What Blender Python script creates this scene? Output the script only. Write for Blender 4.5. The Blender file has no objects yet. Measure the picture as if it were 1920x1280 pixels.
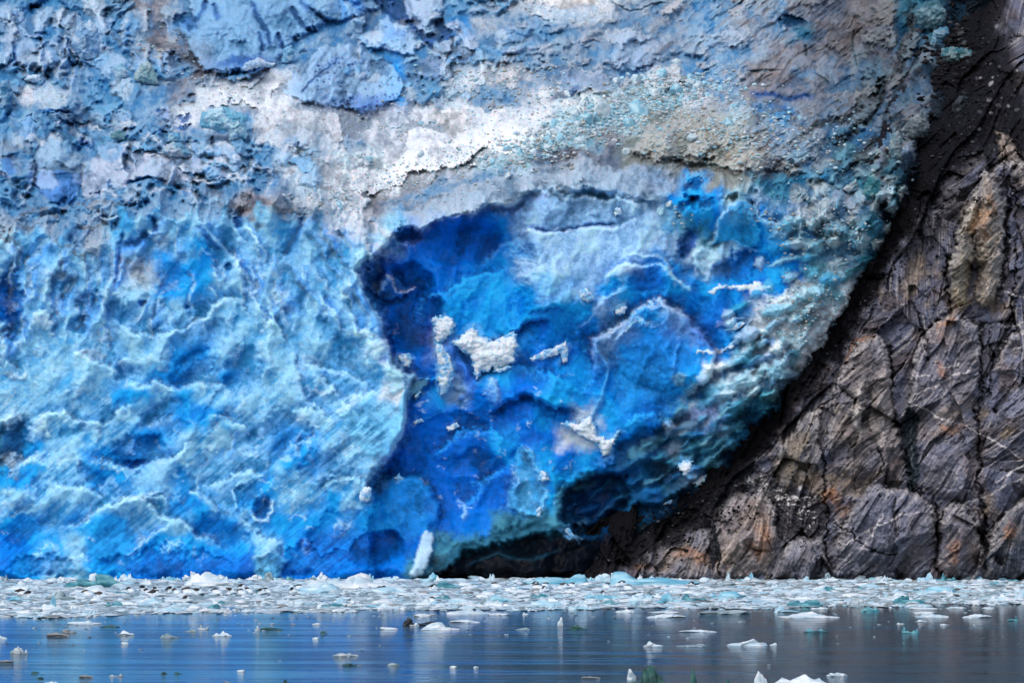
import bpy, math, random
import numpy as np
from mathutils import Vector, noise as mn

# ------------------------------------------------------------------ camera, light, exposure
S = bpy.context.scene
COL = S.collection
F = 6190.0                      # focal length in photo pixels (1920 wide)
CAM_H = 8.0
PITCH = math.atan(346.0 / F)
cam_d = bpy.data.cameras.new('camera')
cam_d.sensor_width = 36.0
cam_d.lens = 36.0 * F / 1920.0
cam_d.clip_start = 1.0
cam_d.clip_end = 8000.0
cam = bpy.data.objects.new('camera', cam_d)
COL.objects.link(cam)
cam.location = (0, 0, CAM_H)
cam.rotation_euler = (math.pi / 2 + PITCH, 0, 0)
S.camera = cam

SUN_EL, SUN_AZ = math.radians(52), math.radians(-30)     # azimuth measured from behind the camera, towards the left
world = bpy.data.worlds.new('World')
S.world = world
world.use_nodes = True
wn = world.node_tree
bg = wn.nodes['Background']
sky = wn.nodes.new('ShaderNodeTexSky')
sky.sky_type = 'NISHITA'
sky.sun_disc = False
sky.sun_elevation = SUN_EL
sky.sun_rotation = math.radians(180 + 30)
sky.dust_density = 3.0
sky.air_density = 1.0
wn.links.new(sky.outputs[0], bg.inputs[0])
bg.inputs[1].default_value = 0.145
sd_ = bpy.data.lights.new('sun', 'SUN')
sd_.energy = 1.15
sd_.angle = math.radians(80)
sd_.color = (1.0, 0.97, 0.93)
sun = bpy.data.objects.new('sun', sd_)
COL.objects.link(sun)
sunvec = Vector((math.sin(SUN_AZ) * math.cos(SUN_EL), -math.cos(SUN_AZ) * math.cos(SUN_EL), math.sin(SUN_EL)))
sun.rotation_euler = sunvec.to_track_quat('Z', 'Y').to_euler()
S.view_settings.view_transform = 'Standard'
S.view_settings.look = 'None'
S.view_settings.gamma = 1.0
S.view_settings.exposure = 0.05
S.cycles.max_bounces = 5
S.cycles.diffuse_bounces = 2
S.cycles.glossy_bounces = 3
S.cycles.use_denoising = True

rng = random.Random(7)
nrng = np.random.default_rng(11)
SP, CP = math.sin(PITCH), math.cos(PITCH)


def at(px, py, Y):
    """world point on the line of sight through photo pixel (px, py) at Y metres from the boat"""
    u = (np.asarray(px, dtype=np.float64) - 960) / F
    v = (640 - np.asarray(py, dtype=np.float64)) / F
    dy = CP - SP * v
    dz = SP + CP * v
    t = Y / dy
    return u * t, Y + 0 * t, CAM_H + dz * t


def water_Y(py):
    v = (640 - py) / F
    return -CAM_H / (SP + CP * v) * (CP - SP * v)


# ------------------------------------------------------------------ numpy noise
def _hash(ix, iy, seed):
    h = (ix.astype(np.uint32) * np.uint32(374761393) + iy.astype(np.uint32) * np.uint32(668265263)
         + np.uint32((seed * 2246822519 + 3266489917) & 0xffffffff))
    h = (h ^ (h >> np.uint32(13))) * np.uint32(1274126177)
    h = (h ^ (h >> np.uint32(15))) * np.uint32(2246822519)
    return h ^ (h >> np.uint32(16))


def _f01(h):
    return h.astype(np.float32) * np.float32(1 / 4294967296.0)


def perlin(x, y, seed=0):
    x = x.astype(np.float32) + np.float32(5000.0)
    y = y.astype(np.float32) + np.float32(5000.0)
    ix = np.floor(x).astype(np.int64)
    iy = np.floor(y).astype(np.int64)
    fx = x - ix.astype(np.float32)
    fy = y - iy.astype(np.float32)
    ux = fx * fx * fx * (fx * (fx * 6 - 15) + 10)
    uy = fy * fy * fy * (fy * (fy * 6 - 15) + 10)

    def g(dx, dy):
        a = _f01(_hash(ix + dx, iy + dy, seed)) * np.float32(6.2831853)
        return np.cos(a) * (fx - dx) + np.sin(a) * (fy - dy)
    a = g(0, 0); b = g(1, 0)
    top = a + ux * (b - a)
    a = g(0, 1); b = g(1, 1)
    bot = a + ux * (b - a)
    return (top + uy * (bot - top)) * np.float32(1.5)


def fbm(x, y, octv, seed, H=0.5):
    s = 0; a = 1.0; tot = 0
    for o in range(octv):
        k = 2.03 ** o
        s = s + a * perlin(x * k + 17.3 * o, y * k - 9.1 * o, seed + o * 13)
        tot += a; a *= H
    return s / tot * 1.6


def ridged(x, y, octv, seed, H=0.5):
    s = 0; a = 1.0; tot = 0; w = 1.0
    for o in range(octv):
        k = 2.07 ** o
        r = 1 - np.abs(perlin(x * k + 7.7 * o, y * k + 3.3 * o, seed + o * 17)) * 1.6
        r = r * r * w
        w = np.clip(r * 1.6, 0, 1)
        s = s + a * r
        tot += a; a *= H
    return s / tot


def cells(x, y, seed, tilt=1.0, height=1.0):
    """broken facets: (height of the nearest facet, distance to the facet border, random id, upper envelope)"""
    x = x.astype(np.float32) + np.float32(4000); y = y.astype(np.float32) + np.float32(4000)
    ix = np.floor(x).astype(np.int64); iy = np.floor(y).astype(np.int64)
    d1 = np.full(x.shape, 9.0, np.float32); d2 = d1.copy()
    v1 = np.zeros(x.shape, np.float32); rid = v1.copy(); env = np.full(x.shape, -9.0, np.float32)
    for dx in (-1, 0, 1):
        for dy in (-1, 0, 1):
            cx, cy = ix + dx, iy + dy
            ox = cx + 0.5 + (_f01(_hash(cx, cy, seed)) - 0.5) * 0.9
            oy = cy + 0.5 + (_f01(_hash(cx, cy, seed + 1)) - 0.5) * 0.9
            ex = (x - ox).astype(np.float32); ey = (y - oy).astype(np.float32)
            d = np.sqrt(ex * ex + ey * ey)
            gx_ = (_f01(_hash(cx, cy, seed + 2)) - 0.5) * 2 * tilt
            gy_ = (_f01(_hash(cx, cy, seed + 3)) - 0.5) * 2 * tilt
            hh = (_f01(_hash(cx, cy, seed + 4)) - 0.5) * height
            v = hh + gx_ * ex + gy_ * ey
            th = (_f01(_hash(cx, cy, seed + 6)) * 1.57).astype(np.float32); ct = np.cos(th); st_ = np.sin(th)
            env = np.maximum(env, hh - 1.15 * np.maximum(np.abs(ex * ct + ey * st_), np.abs(ey * ct - ex * st_)) + 0.5 * (gx_ * ex + gy_ * ey))
            nearer = d < d1
            d2 = np.where(nearer, d1, np.minimum(d2, d))
            v1 = np.where(nearer, v, v1)
            rid = np.where(nearer, _f01(_hash(cx, cy, seed + 5)), rid)
            d1 = np.where(nearer, d, d1)
    return v1, d2 - d1, rid, env


def blur(a, r):
    """box blur by running sums"""
    for ax in (0, 1):
        p = np.concatenate([np.repeat(np.take(a, [0], ax), r + 1, ax), a, np.repeat(np.take(a, [-1], ax), r, ax)], ax)
        c = np.cumsum(p.astype(np.float64), ax)
        n = a.shape[ax]
        a = (np.take(c, range(2 * r + 1, 2 * r + 1 + n), ax) - np.take(c, range(0, n), ax)) / (2 * r + 1)
        a = a.astype(np.float32)
    return a


def sst(a, b, x):
    t = np.clip((x - a) / (b - a), 0, 1)
    return t * t * (3 - 2 * t)


def polyline_sd(X, Y, pts):
    """(signed distance, >0 right of travel seen in the photo; arc position 0..1)"""
    pts = np.array(pts, np.float32)
    seg = np.sqrt(((pts[1:] - pts[:-1]) ** 2).sum(1)); cum = np.concatenate([[0], np.cumsum(seg)]); L = cum[-1]
    best = np.full(X.shape, 1e9, np.float32); sg = np.zeros(X.shape, np.float32); tt = sg.copy()
    for i in range(len(pts) - 1):
        ax, ay = pts[i]; bx, by = pts[i + 1]; vx, vy = bx - ax, by - ay
        l2 = vx * vx + vy * vy + 1e-6
        t = np.clip(((X - ax) * vx + (Y - ay) * vy) / l2, 0, 1)
        ex = X - ax - t * vx; ey = Y - ay - t * vy
        d = ex * ex + ey * ey
        cr = vx * (Y - ay) - vy * (X - ax)
        m = d < best
        best = np.where(m, d, best); sg = np.where(m, np.sign(cr), sg); tt = np.where(m, (cum[i] + t * seg[i]) / L, tt)
    return np.sqrt(best) * np.where(sg == 0, 1, sg), tt


def poly_sd(X, Y, pts):
    """signed distance to a closed outline, > 0 inside"""
    d, _ = polyline_sd(X, Y, list(pts) + [pts[0]])
    d = np.abs(d)
    inside = np.zeros(X.shape, bool)
    n = len(pts)
    for i in range(n):
        x1, y1 = pts[i]; x2, y2 = pts[(i + 1) % n]
        if y1 == y2: continue
        c = ((y1 > Y) != (y2 > Y)) & (X < (x2 - x1) * (Y - y1) / (y2 - y1) + x1)
        inside ^= c
    return np.where(inside, d, -d)


# ------------------------------------------------------------------ materials
def mat_tint(name, rough, bump, scale, mott=0.25, spec=0.4, sss=0.0, contrast=0.0):
    m = bpy.data.materials.new(name)
    m.use_nodes = True
    nt = m.node_tree
    b = nt.nodes['Principled BSDF']
    at_ = nt.nodes.new('ShaderNodeAttribute'); at_.attribute_name = 'tint'
    tc = nt.nodes.new('ShaderNodeNewGeometry')
    n1 = nt.nodes.new('ShaderNodeTexNoise'); n1.inputs['Scale'].default_value = scale; n1.inputs['Detail'].default_value = 6; n1.inputs['Roughness'].default_value = 0.65
    nt.links.new(tc.outputs['Position'], n1.inputs['Vector'])
    mr = nt.nodes.new('ShaderNodeMapRange'); mr.inputs[1].default_value = 0.3; mr.inputs[2].default_value = 0.7
    mr.inputs[3].default_value = 1 - mott; mr.inputs[4].default_value = 1 + mott
    nt.links.new(n1.outputs[0], mr.inputs[0])
    mx = nt.nodes.new('ShaderNodeMix'); mx.data_type = 'RGBA'; mx.blend_type = 'MULTIPLY'; mx.inputs[0].default_value = 1.0
    nt.links.new(at_.outputs['Color'], mx.inputs[6]); nt.links.new(mr.outputs[0], mx.inputs[7])
    nt.links.new(mx.outputs[2], b.inputs['Base Color'])
    b.inputs['Roughness'].default_value = rough
    b.inputs['Specular IOR Level'].default_value = spec
    if sss:
        b.inputs['Subsurface Weight'].default_value = sss
        b.inputs['Subsurface Radius'].default_value = (0.3, 0.8, 1.0)
        b.inputs['Subsurface Scale'].default_value = 0.45
    bp = nt.nodes.new('ShaderNodeBump'); bp.inputs['Strength'].default_value = bump; bp.inputs['Distance'].default_value = 0.15
    nt.links.new(n1.outputs[0], bp.inputs['Height']); nt.links.new(bp.outputs[0], b.inputs['Normal'])
    return m


M_GLACIER = mat_tint('glacier_ice', 0.45, 0.10, 1.6, 0.08, 0.07, sss=0.75)
M_ROCK = mat_tint('schist_rock', 0.8, 0.9, 2.6, 0.35, 0.10)
M_FLOE = mat_tint('floe_ice', 0.4, 0.4, 4.0, 0.10, 0.3)
M_SEAL = mat_tint('seal_fur', 0.5, 0.2, 20.0, 0.2, 0.3)


def mesh_grid(name, XW, YW, ZW, C, mat, keep=None):
    H, W = XW.shape
    co = np.stack([XW, YW, ZW], -1).reshape(-1, 3).astype(np.float32)
    idx = np.arange(H * W).reshape(H, W)
    q = np.stack([idx[:-1, :-1], idx[1:, :-1], idx[1:, 1:], idx[:-1, 1:]], -1).reshape(-1, 4)
    if keep is not None:
        k = (keep[:-1, :-1] | keep[1:, :-1] | keep[1:, 1:] | keep[:-1, 1:]).reshape(-1)
        q = q[k]
        used = np.zeros(H * W, bool); used[q.reshape(-1)] = True
        remap = np.cumsum(used) - 1
        co = co[used]; C = C.reshape(-1, 3)[used]; q = remap[q]
    return raw_mesh(name, co, q, C.reshape(-1, 3), mat)


def raw_mesh(name, co, faces, C, mat, smooth=True):
    """faces: (n,4) or (n,3) int array"""
    me = bpy.data.meshes.new(name)
    n, k = faces.shape
    me.vertices.add(len(co)); me.vertices.foreach_set('co', np.asarray(co, np.float32).reshape(-1))
    me.loops.add(n * k); me.loops.foreach_set('vertex_index', faces.astype(np.int32).reshape(-1))
    me.polygons.add(n); me.polygons.foreach_set('loop_start', (np.arange(n) * k).astype(np.int32))
    try:
        me.polygons.foreach_set('loop_total', np.full(n, k, np.int32))
    except Exception:
        pass
    me.update(calc_edges=True)
    me.polygons.foreach_set('use_smooth', np.full(n, smooth))
    a = me.color_attributes.new('tint', 'FLOAT_COLOR', 'POINT')
    c4 = np.ones((len(co), 4), np.float32); c4[:, :3] = C
    a.data.foreach_set('color', c4.reshape(-1))
    me.materials.append(mat)
    o = bpy.data.objects.new(name, me)
    COL.objects.link(o)
    return o


def tag(o, label=None, cat=None, group=None, kind=None):
    if label: o['label'] = label
    if cat: o['category'] = cat
    if group: o['group'] = group
    if kind: o['kind'] = kind
    return o

# ------------------------------------------------------------------ a relief sheet: depth + ice tints, in photo pixels
class Sheet:
    def __init__(self, gx, gy):
        self.X, self.Y = np.meshgrid(gx.astype(np.float32), gy.astype(np.float32))
        self.gx, self.gy = gx, gy
        X, Y = self.X, self.Y
        self.wx = X + 9 * fbm(X / 45, Y / 45, 4, 101) + 3 * fbm(X / 9, Y / 9, 2, 103)
        self.wy = Y + 9 * fbm(X / 45, Y / 45, 4, 102) + 3 * fbm(X / 9, Y / 9, 2, 104)
        self.D = np.zeros(X.shape, np.float32)
        self.C1 = np.zeros(X.shape + (3,), np.float32)
        self.C2 = self.C1.copy()
        self.R = np.ones(X.shape, np.float32)      # ruggedness
        self.over = np.zeros(X.shape, np.float32)  # weight of direct tint
        self.OC = np.zeros(X.shape + (3,), np.float32)
        self.spk = fbm(X / 7, Y / 7, 3, 140)

    def win(self, x0, x1, y0, y1):
        a = np.searchsorted(self.gx, x0); b = np.searchsorted(self.gx, x1)
        c = np.searchsorted(self.gy, y0); d = np.searchsorted(self.gy, y1)
        return (slice(c, d), slice(a, b))

    def tintw(self, s, w, col):
        """lay a tint over the sheet with weight w"""
        w = np.clip(w, 0, 1)
        ow = self.over[s]
        nw = w + ow * (1 - w)
        k = (w / np.maximum(nw, 1e-5))[..., None]
        self.OC[s] = self.OC[s] * (1 - k) + np.array(col, np.float32) * k
        self.over[s] = nw

    def edge(self, pts, A, H, crest=None, cw=4, hollow=None, hw=25, taper=0.18, rec=0.35, warp=1.0):
        p = np.array(pts, np.float32)
        m = max(3 * H, 3 * hw) + 20
        s = self.win(p[:, 0].min() - m, p[:, 0].max() + m, p[:, 1].min() - m, p[:, 1].max() + m)
        x = self.X[s] + (self.wx[s] - self.X[s]) * warp; y = self.Y[s] + (self.wy[s] - self.Y[s]) * warp
        d, t = polyline_sd(x, y, p)
        tp = sst(0, taper, t) * sst(0, taper, 1 - t) if taper else 1.0
        pr = np.where(d > 0, np.exp(-np.maximum(d, 0) / H) * sst(-1, 2.5 + 2.2 * abs(A), d), -rec * np.exp(np.minimum(d, 0) / (H * 0.5)))
        self.D[s] -= A * tp * pr
        if hollow is not None:
            w = np.where(d < 0, np.exp(np.minimum(d, 0) / hw), 0) * tp * (0.75 + 0.5 * self.spk[s])
            self.tintw(s, w, hollow)
        if crest is not None:
            w = 0.62 * np.exp(-((d - cw * 0.6) / cw) ** 2) * tp * sst(-0.9, 0.3, self.spk[s])
            self.tintw(s, w, crest)

    def poly(self, pts, dep=0, tint=None, a=1.0, soft=5, warp=1.0, rugged=None, bulge=0):
        p = np.array(pts, np.float32)
        m = soft * 3 + 30
        s = self.win(p[:, 0].min() - m, p[:, 0].max() + m, p[:, 1].min() - m, p[:, 1].max() + m)
        x = self.X[s] + (self.wx[s] - self.X[s]) * warp; y = self.Y[s] + (self.wy[s] - self.Y[s]) * warp
        d = poly_sd(x, y, [tuple(q) for q in p])
        w = sst(-soft * 0.5, soft * 0.5, d)
        self.D[s] += dep * w
        if bulge:
            r = max(float(d.max()), 1)
            q_ = np.clip(d / r, 0, 1)
            self.D[s] -= bulge * (0.35 * np.sqrt(np.clip(1 - (1 - q_) ** 2, 0, 1)) + 0.75 * q_)
        if tint is not None: self.tintw(s, w * a, tint)
        if rugged is not None: self.R[s] = self.R[s] * (1 - w) + rugged * w

    def blob(self, cx, cy, rx, ry, ang=0, dep=0, tint=None, a=1.0, rugged=None, hard=1.0, warp=1.0):
        m = 1.6 * max(rx, ry) + 20
        s = self.win(cx - m, cx + m, cy - m, cy + m)
        x = self.X[s] + (self.wx[s] - self.X[s]) * warp - cx; y = self.Y[s] + (self.wy[s] - self.Y[s]) * warp - cy
        ca, sa = math.cos(math.radians(ang)), math.sin(math.radians(ang))
        u = (x * ca + y * sa) / rx; v = (-x * sa + y * ca) / ry
        q = np.sqrt(u * u + v * v)
        w = 1 - sst(1 - 0.5 / hard, 1 + 0.3 / hard, q)
        self.D[s] += dep * np.sqrt(np.clip(1 - np.minimum(q, 1) ** 2, 0, 1))
        if tint is not None: self.tintw(s, w * a, tint)
        if rugged is not None: self.R[s] = self.R[s] * (1 - w) + rugged * w

    def crack(self, pts, A, wd, tint=None, a=1.0, taper=0.12, warp=0.6):
        p = np.array(pts, np.float32)
        m = 4 * wd + 20
        s = self.win(p[:, 0].min() - m, p[:, 0].max() + m, p[:, 1].min() - m, p[:, 1].max() + m)
        x = self.X[s] + (self.wx[s] - self.X[s]) * warp; y = self.Y[s] + (self.wy[s] - self.Y[s]) * warp
        d, t = polyline_sd(x, y, p)
        tp = sst(0, taper, t) * sst(0, taper, 1 - t)
        w = np.exp(-(d / wd) ** 2) * tp
        self.D[s] += A * w
        if tint is not None: self.tintw(s, w * a, tint)


gx = np.concatenate([np.arange(-340, -21, 7), np.arange(-21, 1945, 1.5), np.arange(1945, 2290, 7)])
gy = np.concatenate([np.arange(-280, -14, 7), np.arange(-14, 1126, 1.5)])
G = Sheet(gx, gy)
X, Y = G.X, G.Y

# ice and dirt kinds: (clear dense tint, weathered bubbly tint, ruggedness, rubble)
PAL = {
    'a': ((0.050, 0.38, 0.75), (0.35, 0.69, 0.89), 0.90, 0.0),
    'b': ((0.002, 0.24, 0.76), (0.012, 0.44, 0.90), 0.50, 0.0),
    'c': ((0.001, 0.110, 0.56), (0.001, 0.23, 0.78), 0.28, 0.0),
    'd': ((0.001, 0.036, 0.32), (0.001, 0.065, 0.45), 0.35, 0.0),
    'w': ((0.42, 0.58, 0.72), (0.76, 0.82, 0.87), 0.40, 0.5),
    'g': ((0.11, 0.24, 0.41), (0.38, 0.46, 0.55), 0.90, 0.3),
    'n': ((0.11, 0.13, 0.18), (0.34, 0.33, 0.35), 0.90, 0.3),
    'o': ((0.16, 0.19, 0.17), (0.48, 0.50, 0.46), 0.70, 1.0),
    't': ((0.006, 0.085, 0.18), (0.07, 0.30, 0.42), 0.80, 0.3),
    's': ((0.18, 0.46, 0.60), (0.52, 0.74, 0.82), 0.60, 0.8),
    'k': ((0.002, 0.004, 0.010), (0.010, 0.018, 0.03), 0.90, 0.5),
    'p': ((0.14, 0.46, 0.85), (0.48, 0.68, 0.92), 0.50, 0.0),
    'm': ((0.04, 0.20, 0.44), (0.29, 0.46, 0.63), 1.00, 0.1),
}
# kind of ice in each 40-pixel cell, by its place in PAL above (0 = first)
KINDS = list(PAL.values())
ROWS = [
    [12, 12, 12, 12, 5, 5, 5, 6, 5, 12, 12, 12, 12, 12, 12, 12, 2, 5, 12, 5, 5, 12, 5, 5, 5, 4, 4, 4, 4, 5, 5, 5, 12, 12, 5, 5, 12, 6, 6, 6, 6, 6, 8, 8, 10, 10, 10, 10],
    [5, 12, 12, 12, 12, 12, 5, 6, 12, 12, 12, 12, 12, 12, 12, 12, 12, 12, 2, 5, 5, 1, 5, 5, 5, 12, 5, 5, 5, 5, 5, 5, 12, 12, 5, 5, 5, 8, 6, 6, 6, 6, 8, 8, 10, 10, 10, 10],
    [12, 12, 12, 12, 12, 12, 5, 5, 6, 6, 12, 12, 12, 12, 12, 12, 12, 12, 12, 12, 5, 5, 12, 5, 5, 5, 5, 5, 12, 5, 5, 5, 5, 12, 12, 5, 6, 6, 6, 6, 6, 6, 5, 5, 8, 10, 10, 10],
    [12, 12, 12, 12, 12, 12, 12, 5, 6, 6, 12, 12, 4, 4, 12, 12, 12, 12, 1, 5, 5, 4, 4, 5, 5, 5, 12, 5, 5, 12, 4, 4, 12, 12, 5, 6, 6, 5, 5, 5, 5, 5, 6, 10, 10, 10, 10, 10],
    [5, 4, 4, 12, 12, 12, 12, 12, 6, 4, 4, 4, 4, 12, 12, 12, 12, 12, 1, 5, 5, 4, 5, 5, 5, 4, 4, 9, 9, 9, 9, 9, 4, 5, 5, 6, 6, 6, 6, 5, 5, 5, 5, 5, 10, 10, 10, 10],
    [12, 12, 5, 5, 12, 12, 12, 5, 4, 4, 12, 12, 4, 4, 4, 4, 5, 5, 12, 5, 5, 4, 4, 4, 4, 4, 9, 9, 9, 9, 7, 7, 7, 7, 9, 12, 1, 5, 5, 5, 5, 5, 5, 5, 10, 10, 10, 10],
    [12, 12, 12, 12, 12, 12, 12, 5, 12, 12, 12, 12, 4, 4, 4, 4, 5, 5, 5, 4, 4, 4, 4, 4, 9, 9, 9, 9, 6, 7, 7, 7, 7, 7, 7, 5, 5, 12, 5, 12, 12, 12, 5, 10, 10, 10, 10, 10],
    [6, 12, 12, 5, 12, 12, 12, 12, 12, 12, 5, 12, 12, 4, 4, 4, 9, 9, 4, 4, 4, 4, 9, 9, 9, 6, 6, 5, 6, 7, 7, 7, 7, 7, 7, 7, 6, 12, 5, 8, 5, 5, 10, 10, 10, 10, 10, 10],
    [12, 12, 12, 12, 12, 12, 12, 12, 12, 5, 5, 12, 5, 4, 4, 4, 4, 4, 4, 5, 5, 5, 5, 5, 5, 5, 5, 12, 12, 12, 5, 5, 1, 7, 7, 8, 8, 8, 8, 12, 8, 8, 10, 10, 10, 10, 10, 10],
    [12, 5, 12, 12, 12, 12, 12, 12, 12, 12, 12, 6, 6, 5, 5, 4, 4, 6, 5, 5, 5, 5, 12, 12, 12, 12, 12, 12, 12, 12, 12, 1, 1, 1, 9, 12, 12, 5, 5, 5, 5, 10, 10, 10, 10, 10, 10, 10],
    [5, 12, 5, 12, 5, 0, 0, 0, 0, 0, 0, 0, 0, 0, 0, 4, 4, 5, 0, 2, 2, 2, 2, 1, 11, 11, 11, 11, 11, 11, 11, 0, 8, 1, 1, 1, 12, 5, 6, 8, 8, 10, 10, 10, 10, 10, 10, 10],
    [0, 0, 0, 12, 5, 0, 0, 0, 0, 1, 0, 0, 0, 0, 0, 0, 0, 0, 0, 2, 2, 2, 2, 2, 1, 11, 11, 11, 11, 11, 11, 12, 9, 8, 1, 1, 1, 1, 12, 5, 8, 8, 10, 10, 10, 10, 10, 10],
    [0, 0, 0, 0, 0, 12, 7, 1, 1, 1, 0, 0, 0, 0, 0, 0, 0, 0, 2, 2, 2, 2, 1, 1, 11, 11, 11, 11, 11, 11, 1, 1, 12, 9, 1, 1, 1, 1, 9, 5, 8, 10, 10, 10, 10, 10, 10, 10],
    [2, 0, 0, 0, 0, 0, 0, 1, 1, 1, 0, 0, 0, 0, 0, 0, 0, 0, 2, 2, 2, 1, 1, 1, 1, 1, 1, 11, 1, 1, 1, 1, 1, 1, 1, 2, 1, 4, 4, 4, 4, 10, 10, 10, 10, 10, 10, 10],
    [2, 0, 0, 0, 0, 0, 0, 0, 0, 0, 0, 0, 0, 0, 0, 0, 0, 0, 2, 2, 1, 1, 1, 1, 1, 1, 1, 1, 11, 1, 1, 12, 1, 1, 1, 4, 4, 9, 4, 4, 10, 10, 10, 10, 10, 10, 10, 10],
    [0, 0, 0, 0, 0, 0, 0, 0, 0, 0, 0, 0, 0, 0, 0, 0, 0, 0, 3, 2, 4, 1, 1, 1, 1, 2, 1, 1, 12, 12, 1, 12, 12, 1, 1, 4, 4, 4, 8, 10, 10, 10, 10, 10, 10, 10, 10, 10],
    [0, 0, 0, 0, 0, 0, 0, 0, 1, 1, 0, 0, 0, 0, 0, 0, 0, 0, 3, 2, 12, 12, 1, 12, 1, 1, 2, 1, 12, 1, 1, 1, 1, 1, 1, 4, 12, 4, 10, 10, 10, 10, 10, 10, 10, 10, 10, 10],
    [0, 0, 0, 0, 0, 0, 0, 1, 1, 0, 1, 0, 0, 0, 0, 0, 0, 0, 4, 2, 2, 12, 1, 1, 1, 1, 1, 1, 1, 1, 1, 1, 1, 4, 12, 12, 12, 10, 10, 10, 10, 10, 10, 10, 10, 10, 10, 10],
    [0, 0, 0, 0, 0, 1, 1, 0, 1, 0, 0, 0, 0, 0, 0, 0, 0, 0, 4, 2, 1, 12, 2, 2, 2, 1, 1, 1, 1, 1, 1, 1, 8, 12, 12, 8, 10, 10, 10, 10, 10, 10, 10, 10, 10, 10, 10, 10],
    [0, 0, 0, 0, 0, 0, 0, 0, 1, 1, 1, 0, 0, 0, 0, 0, 0, 0, 0, 2, 2, 2, 2, 2, 2, 1, 1, 4, 1, 1, 2, 8, 4, 12, 8, 8, 10, 10, 10, 10, 10, 10, 10, 10, 10, 10, 10, 10],
    [8, 1, 0, 0, 0, 0, 1, 1, 0, 0, 0, 0, 0, 1, 1, 0, 0, 0, 0, 2, 2, 2, 2, 1, 2, 2, 4, 4, 1, 2, 2, 8, 8, 8, 8, 10, 10, 10, 10, 10, 10, 10, 10, 10, 10, 10, 10, 10],
    [8, 1, 0, 0, 1, 1, 1, 0, 0, 0, 0, 0, 0, 1, 1, 0, 0, 0, 2, 2, 2, 2, 2, 1, 1, 1, 2, 1, 2, 8, 8, 4, 8, 8, 10, 10, 10, 10, 10, 10, 10, 10, 10, 10, 10, 10, 10, 10],
    [1, 1, 0, 0, 1, 1, 0, 0, 1, 0, 0, 0, 1, 0, 0, 0, 0, 0, 1, 1, 2, 2, 2, 2, 0, 1, 1, 8, 3, 3, 8, 8, 4, 10, 10, 10, 10, 10, 10, 10, 10, 10, 10, 10, 10, 10, 10, 10],
    [0, 0, 0, 0, 0, 0, 0, 0, 1, 1, 0, 1, 1, 0, 0, 1, 0, 1, 1, 1, 2, 2, 2, 2, 0, 1, 8, 3, 3, 8, 3, 8, 10, 10, 10, 10, 10, 10, 10, 10, 10, 10, 10, 10, 10, 10, 10, 10],
    [1, 1, 0, 1, 1, 1, 0, 0, 0, 1, 1, 0, 1, 1, 1, 1, 1, 1, 1, 1, 2, 2, 2, 8, 8, 8, 8, 3, 3, 8, 8, 10, 10, 10, 10, 10, 10, 10, 10, 10, 10, 10, 10, 10, 10, 10, 10, 10],
    [2, 1, 1, 0, 1, 1, 1, 1, 1, 1, 1, 1, 0, 1, 2, 2, 2, 2, 2, 2, 8, 8, 8, 8, 8, 10, 10, 10, 10, 10, 10, 10, 10, 10, 10, 10, 10, 10, 10, 10, 10, 10, 10, 10, 10, 10, 10, 10],
    [2, 1, 0, 0, 1, 1, 2, 2, 2, 2, 2, 2, 0, 2, 2, 2, 2, 2, 2, 8, 10, 10, 10, 10, 10, 10, 10, 10, 10, 10, 10, 10, 10, 10, 10, 10, 10, 10, 10, 10, 10, 10, 10, 10, 10, 10, 10, 10]]


def palgrid(k):
    return np.array([[np.atleast_1d(KINDS[n][k]) for n in r] for r in ROWS], np.float32)


def sample(gr, x, y):
    """smooth lookup of the 40-pixel layout grid"""
    u = np.clip(x / 40 - 0.5, 0, 46.999); v = np.clip(y / 40 - 0.5, 0, 25.999)
    iu = u.astype(int); iv = v.astype(int)
    fu = sst(0.12, 0.88, u - iu)[..., None]; fv = sst(0.12, 0.88, v - iv)[..., None]
    return (gr[iv, iu] * (1 - fu) + gr[iv, iu + 1] * fu) * (1 - fv) + (gr[iv + 1, iu] * (1 - fu) + gr[iv + 1, iu + 1] * fu) * fv


sx = G.wx + 14 * fbm(X / 40, Y / 40, 4, 201) ; sy = G.wy + 14 * fbm(X / 40, Y / 40, 4, 202)
LIPX = [-340, 0, 60, 110, 160, 200, 240, 290, 340, 440, 530, 590, 640, 700, 760, 860, 960, 1060, 1180, 1230, 1300, 1400, 1500, 1600, 1700, 2300]
LIPY = [440, 445, 450, 440, 468, 450, 410, 402, 405, 396, 392, 392, 420, 450, 430, 400, 362, 345, 370, 372, 380, 372, 395, 430, 330, 330]
lip0 = np.interp(G.wx, LIPX, LIPY).astype(np.float32)
lipn = (46 * (ridged(X / 75, Y / 120, 3, 411, 0.6) - 0.45) + 8 * fbm(X / 14, Y / 20, 3, 412)) * (1 - 0.7 * sst(560, 760, X) * (1 - sst(1200, 1300, X)))
sy = sy + lipn * np.exp(-((Y - lip0) / 60) ** 2)
G.C1 = sample(palgrid(0), sx, sy); G.C2 = sample(palgrid(1), sx, sy)
G.R = sample(palgrid(2), sx, sy)[..., 0]; RUB = sample(palgrid(3), sx, sy)[..., 0]

# the edge where the ice front turns back into the icefall
LIPX = [-340, 0, 60, 110, 160, 200, 240, 290, 340, 440, 530, 590, 640, 700, 760, 860, 960, 1060, 1180, 1230, 1300, 1400, 1500, 1600, 1700, 2300]
LIPY = [440, 445, 450, 440, 468, 450, 410, 402, 405, 396, 392, 392, 420, 450, 430, 400, 362, 345, 370, 372, 380, 372, 395, 430, 330, 330]
lip = lip0 - lipn * np.exp(-((Y - lip0) / 45) ** 2)
up = np.maximum(lip - Y, 0)
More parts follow.
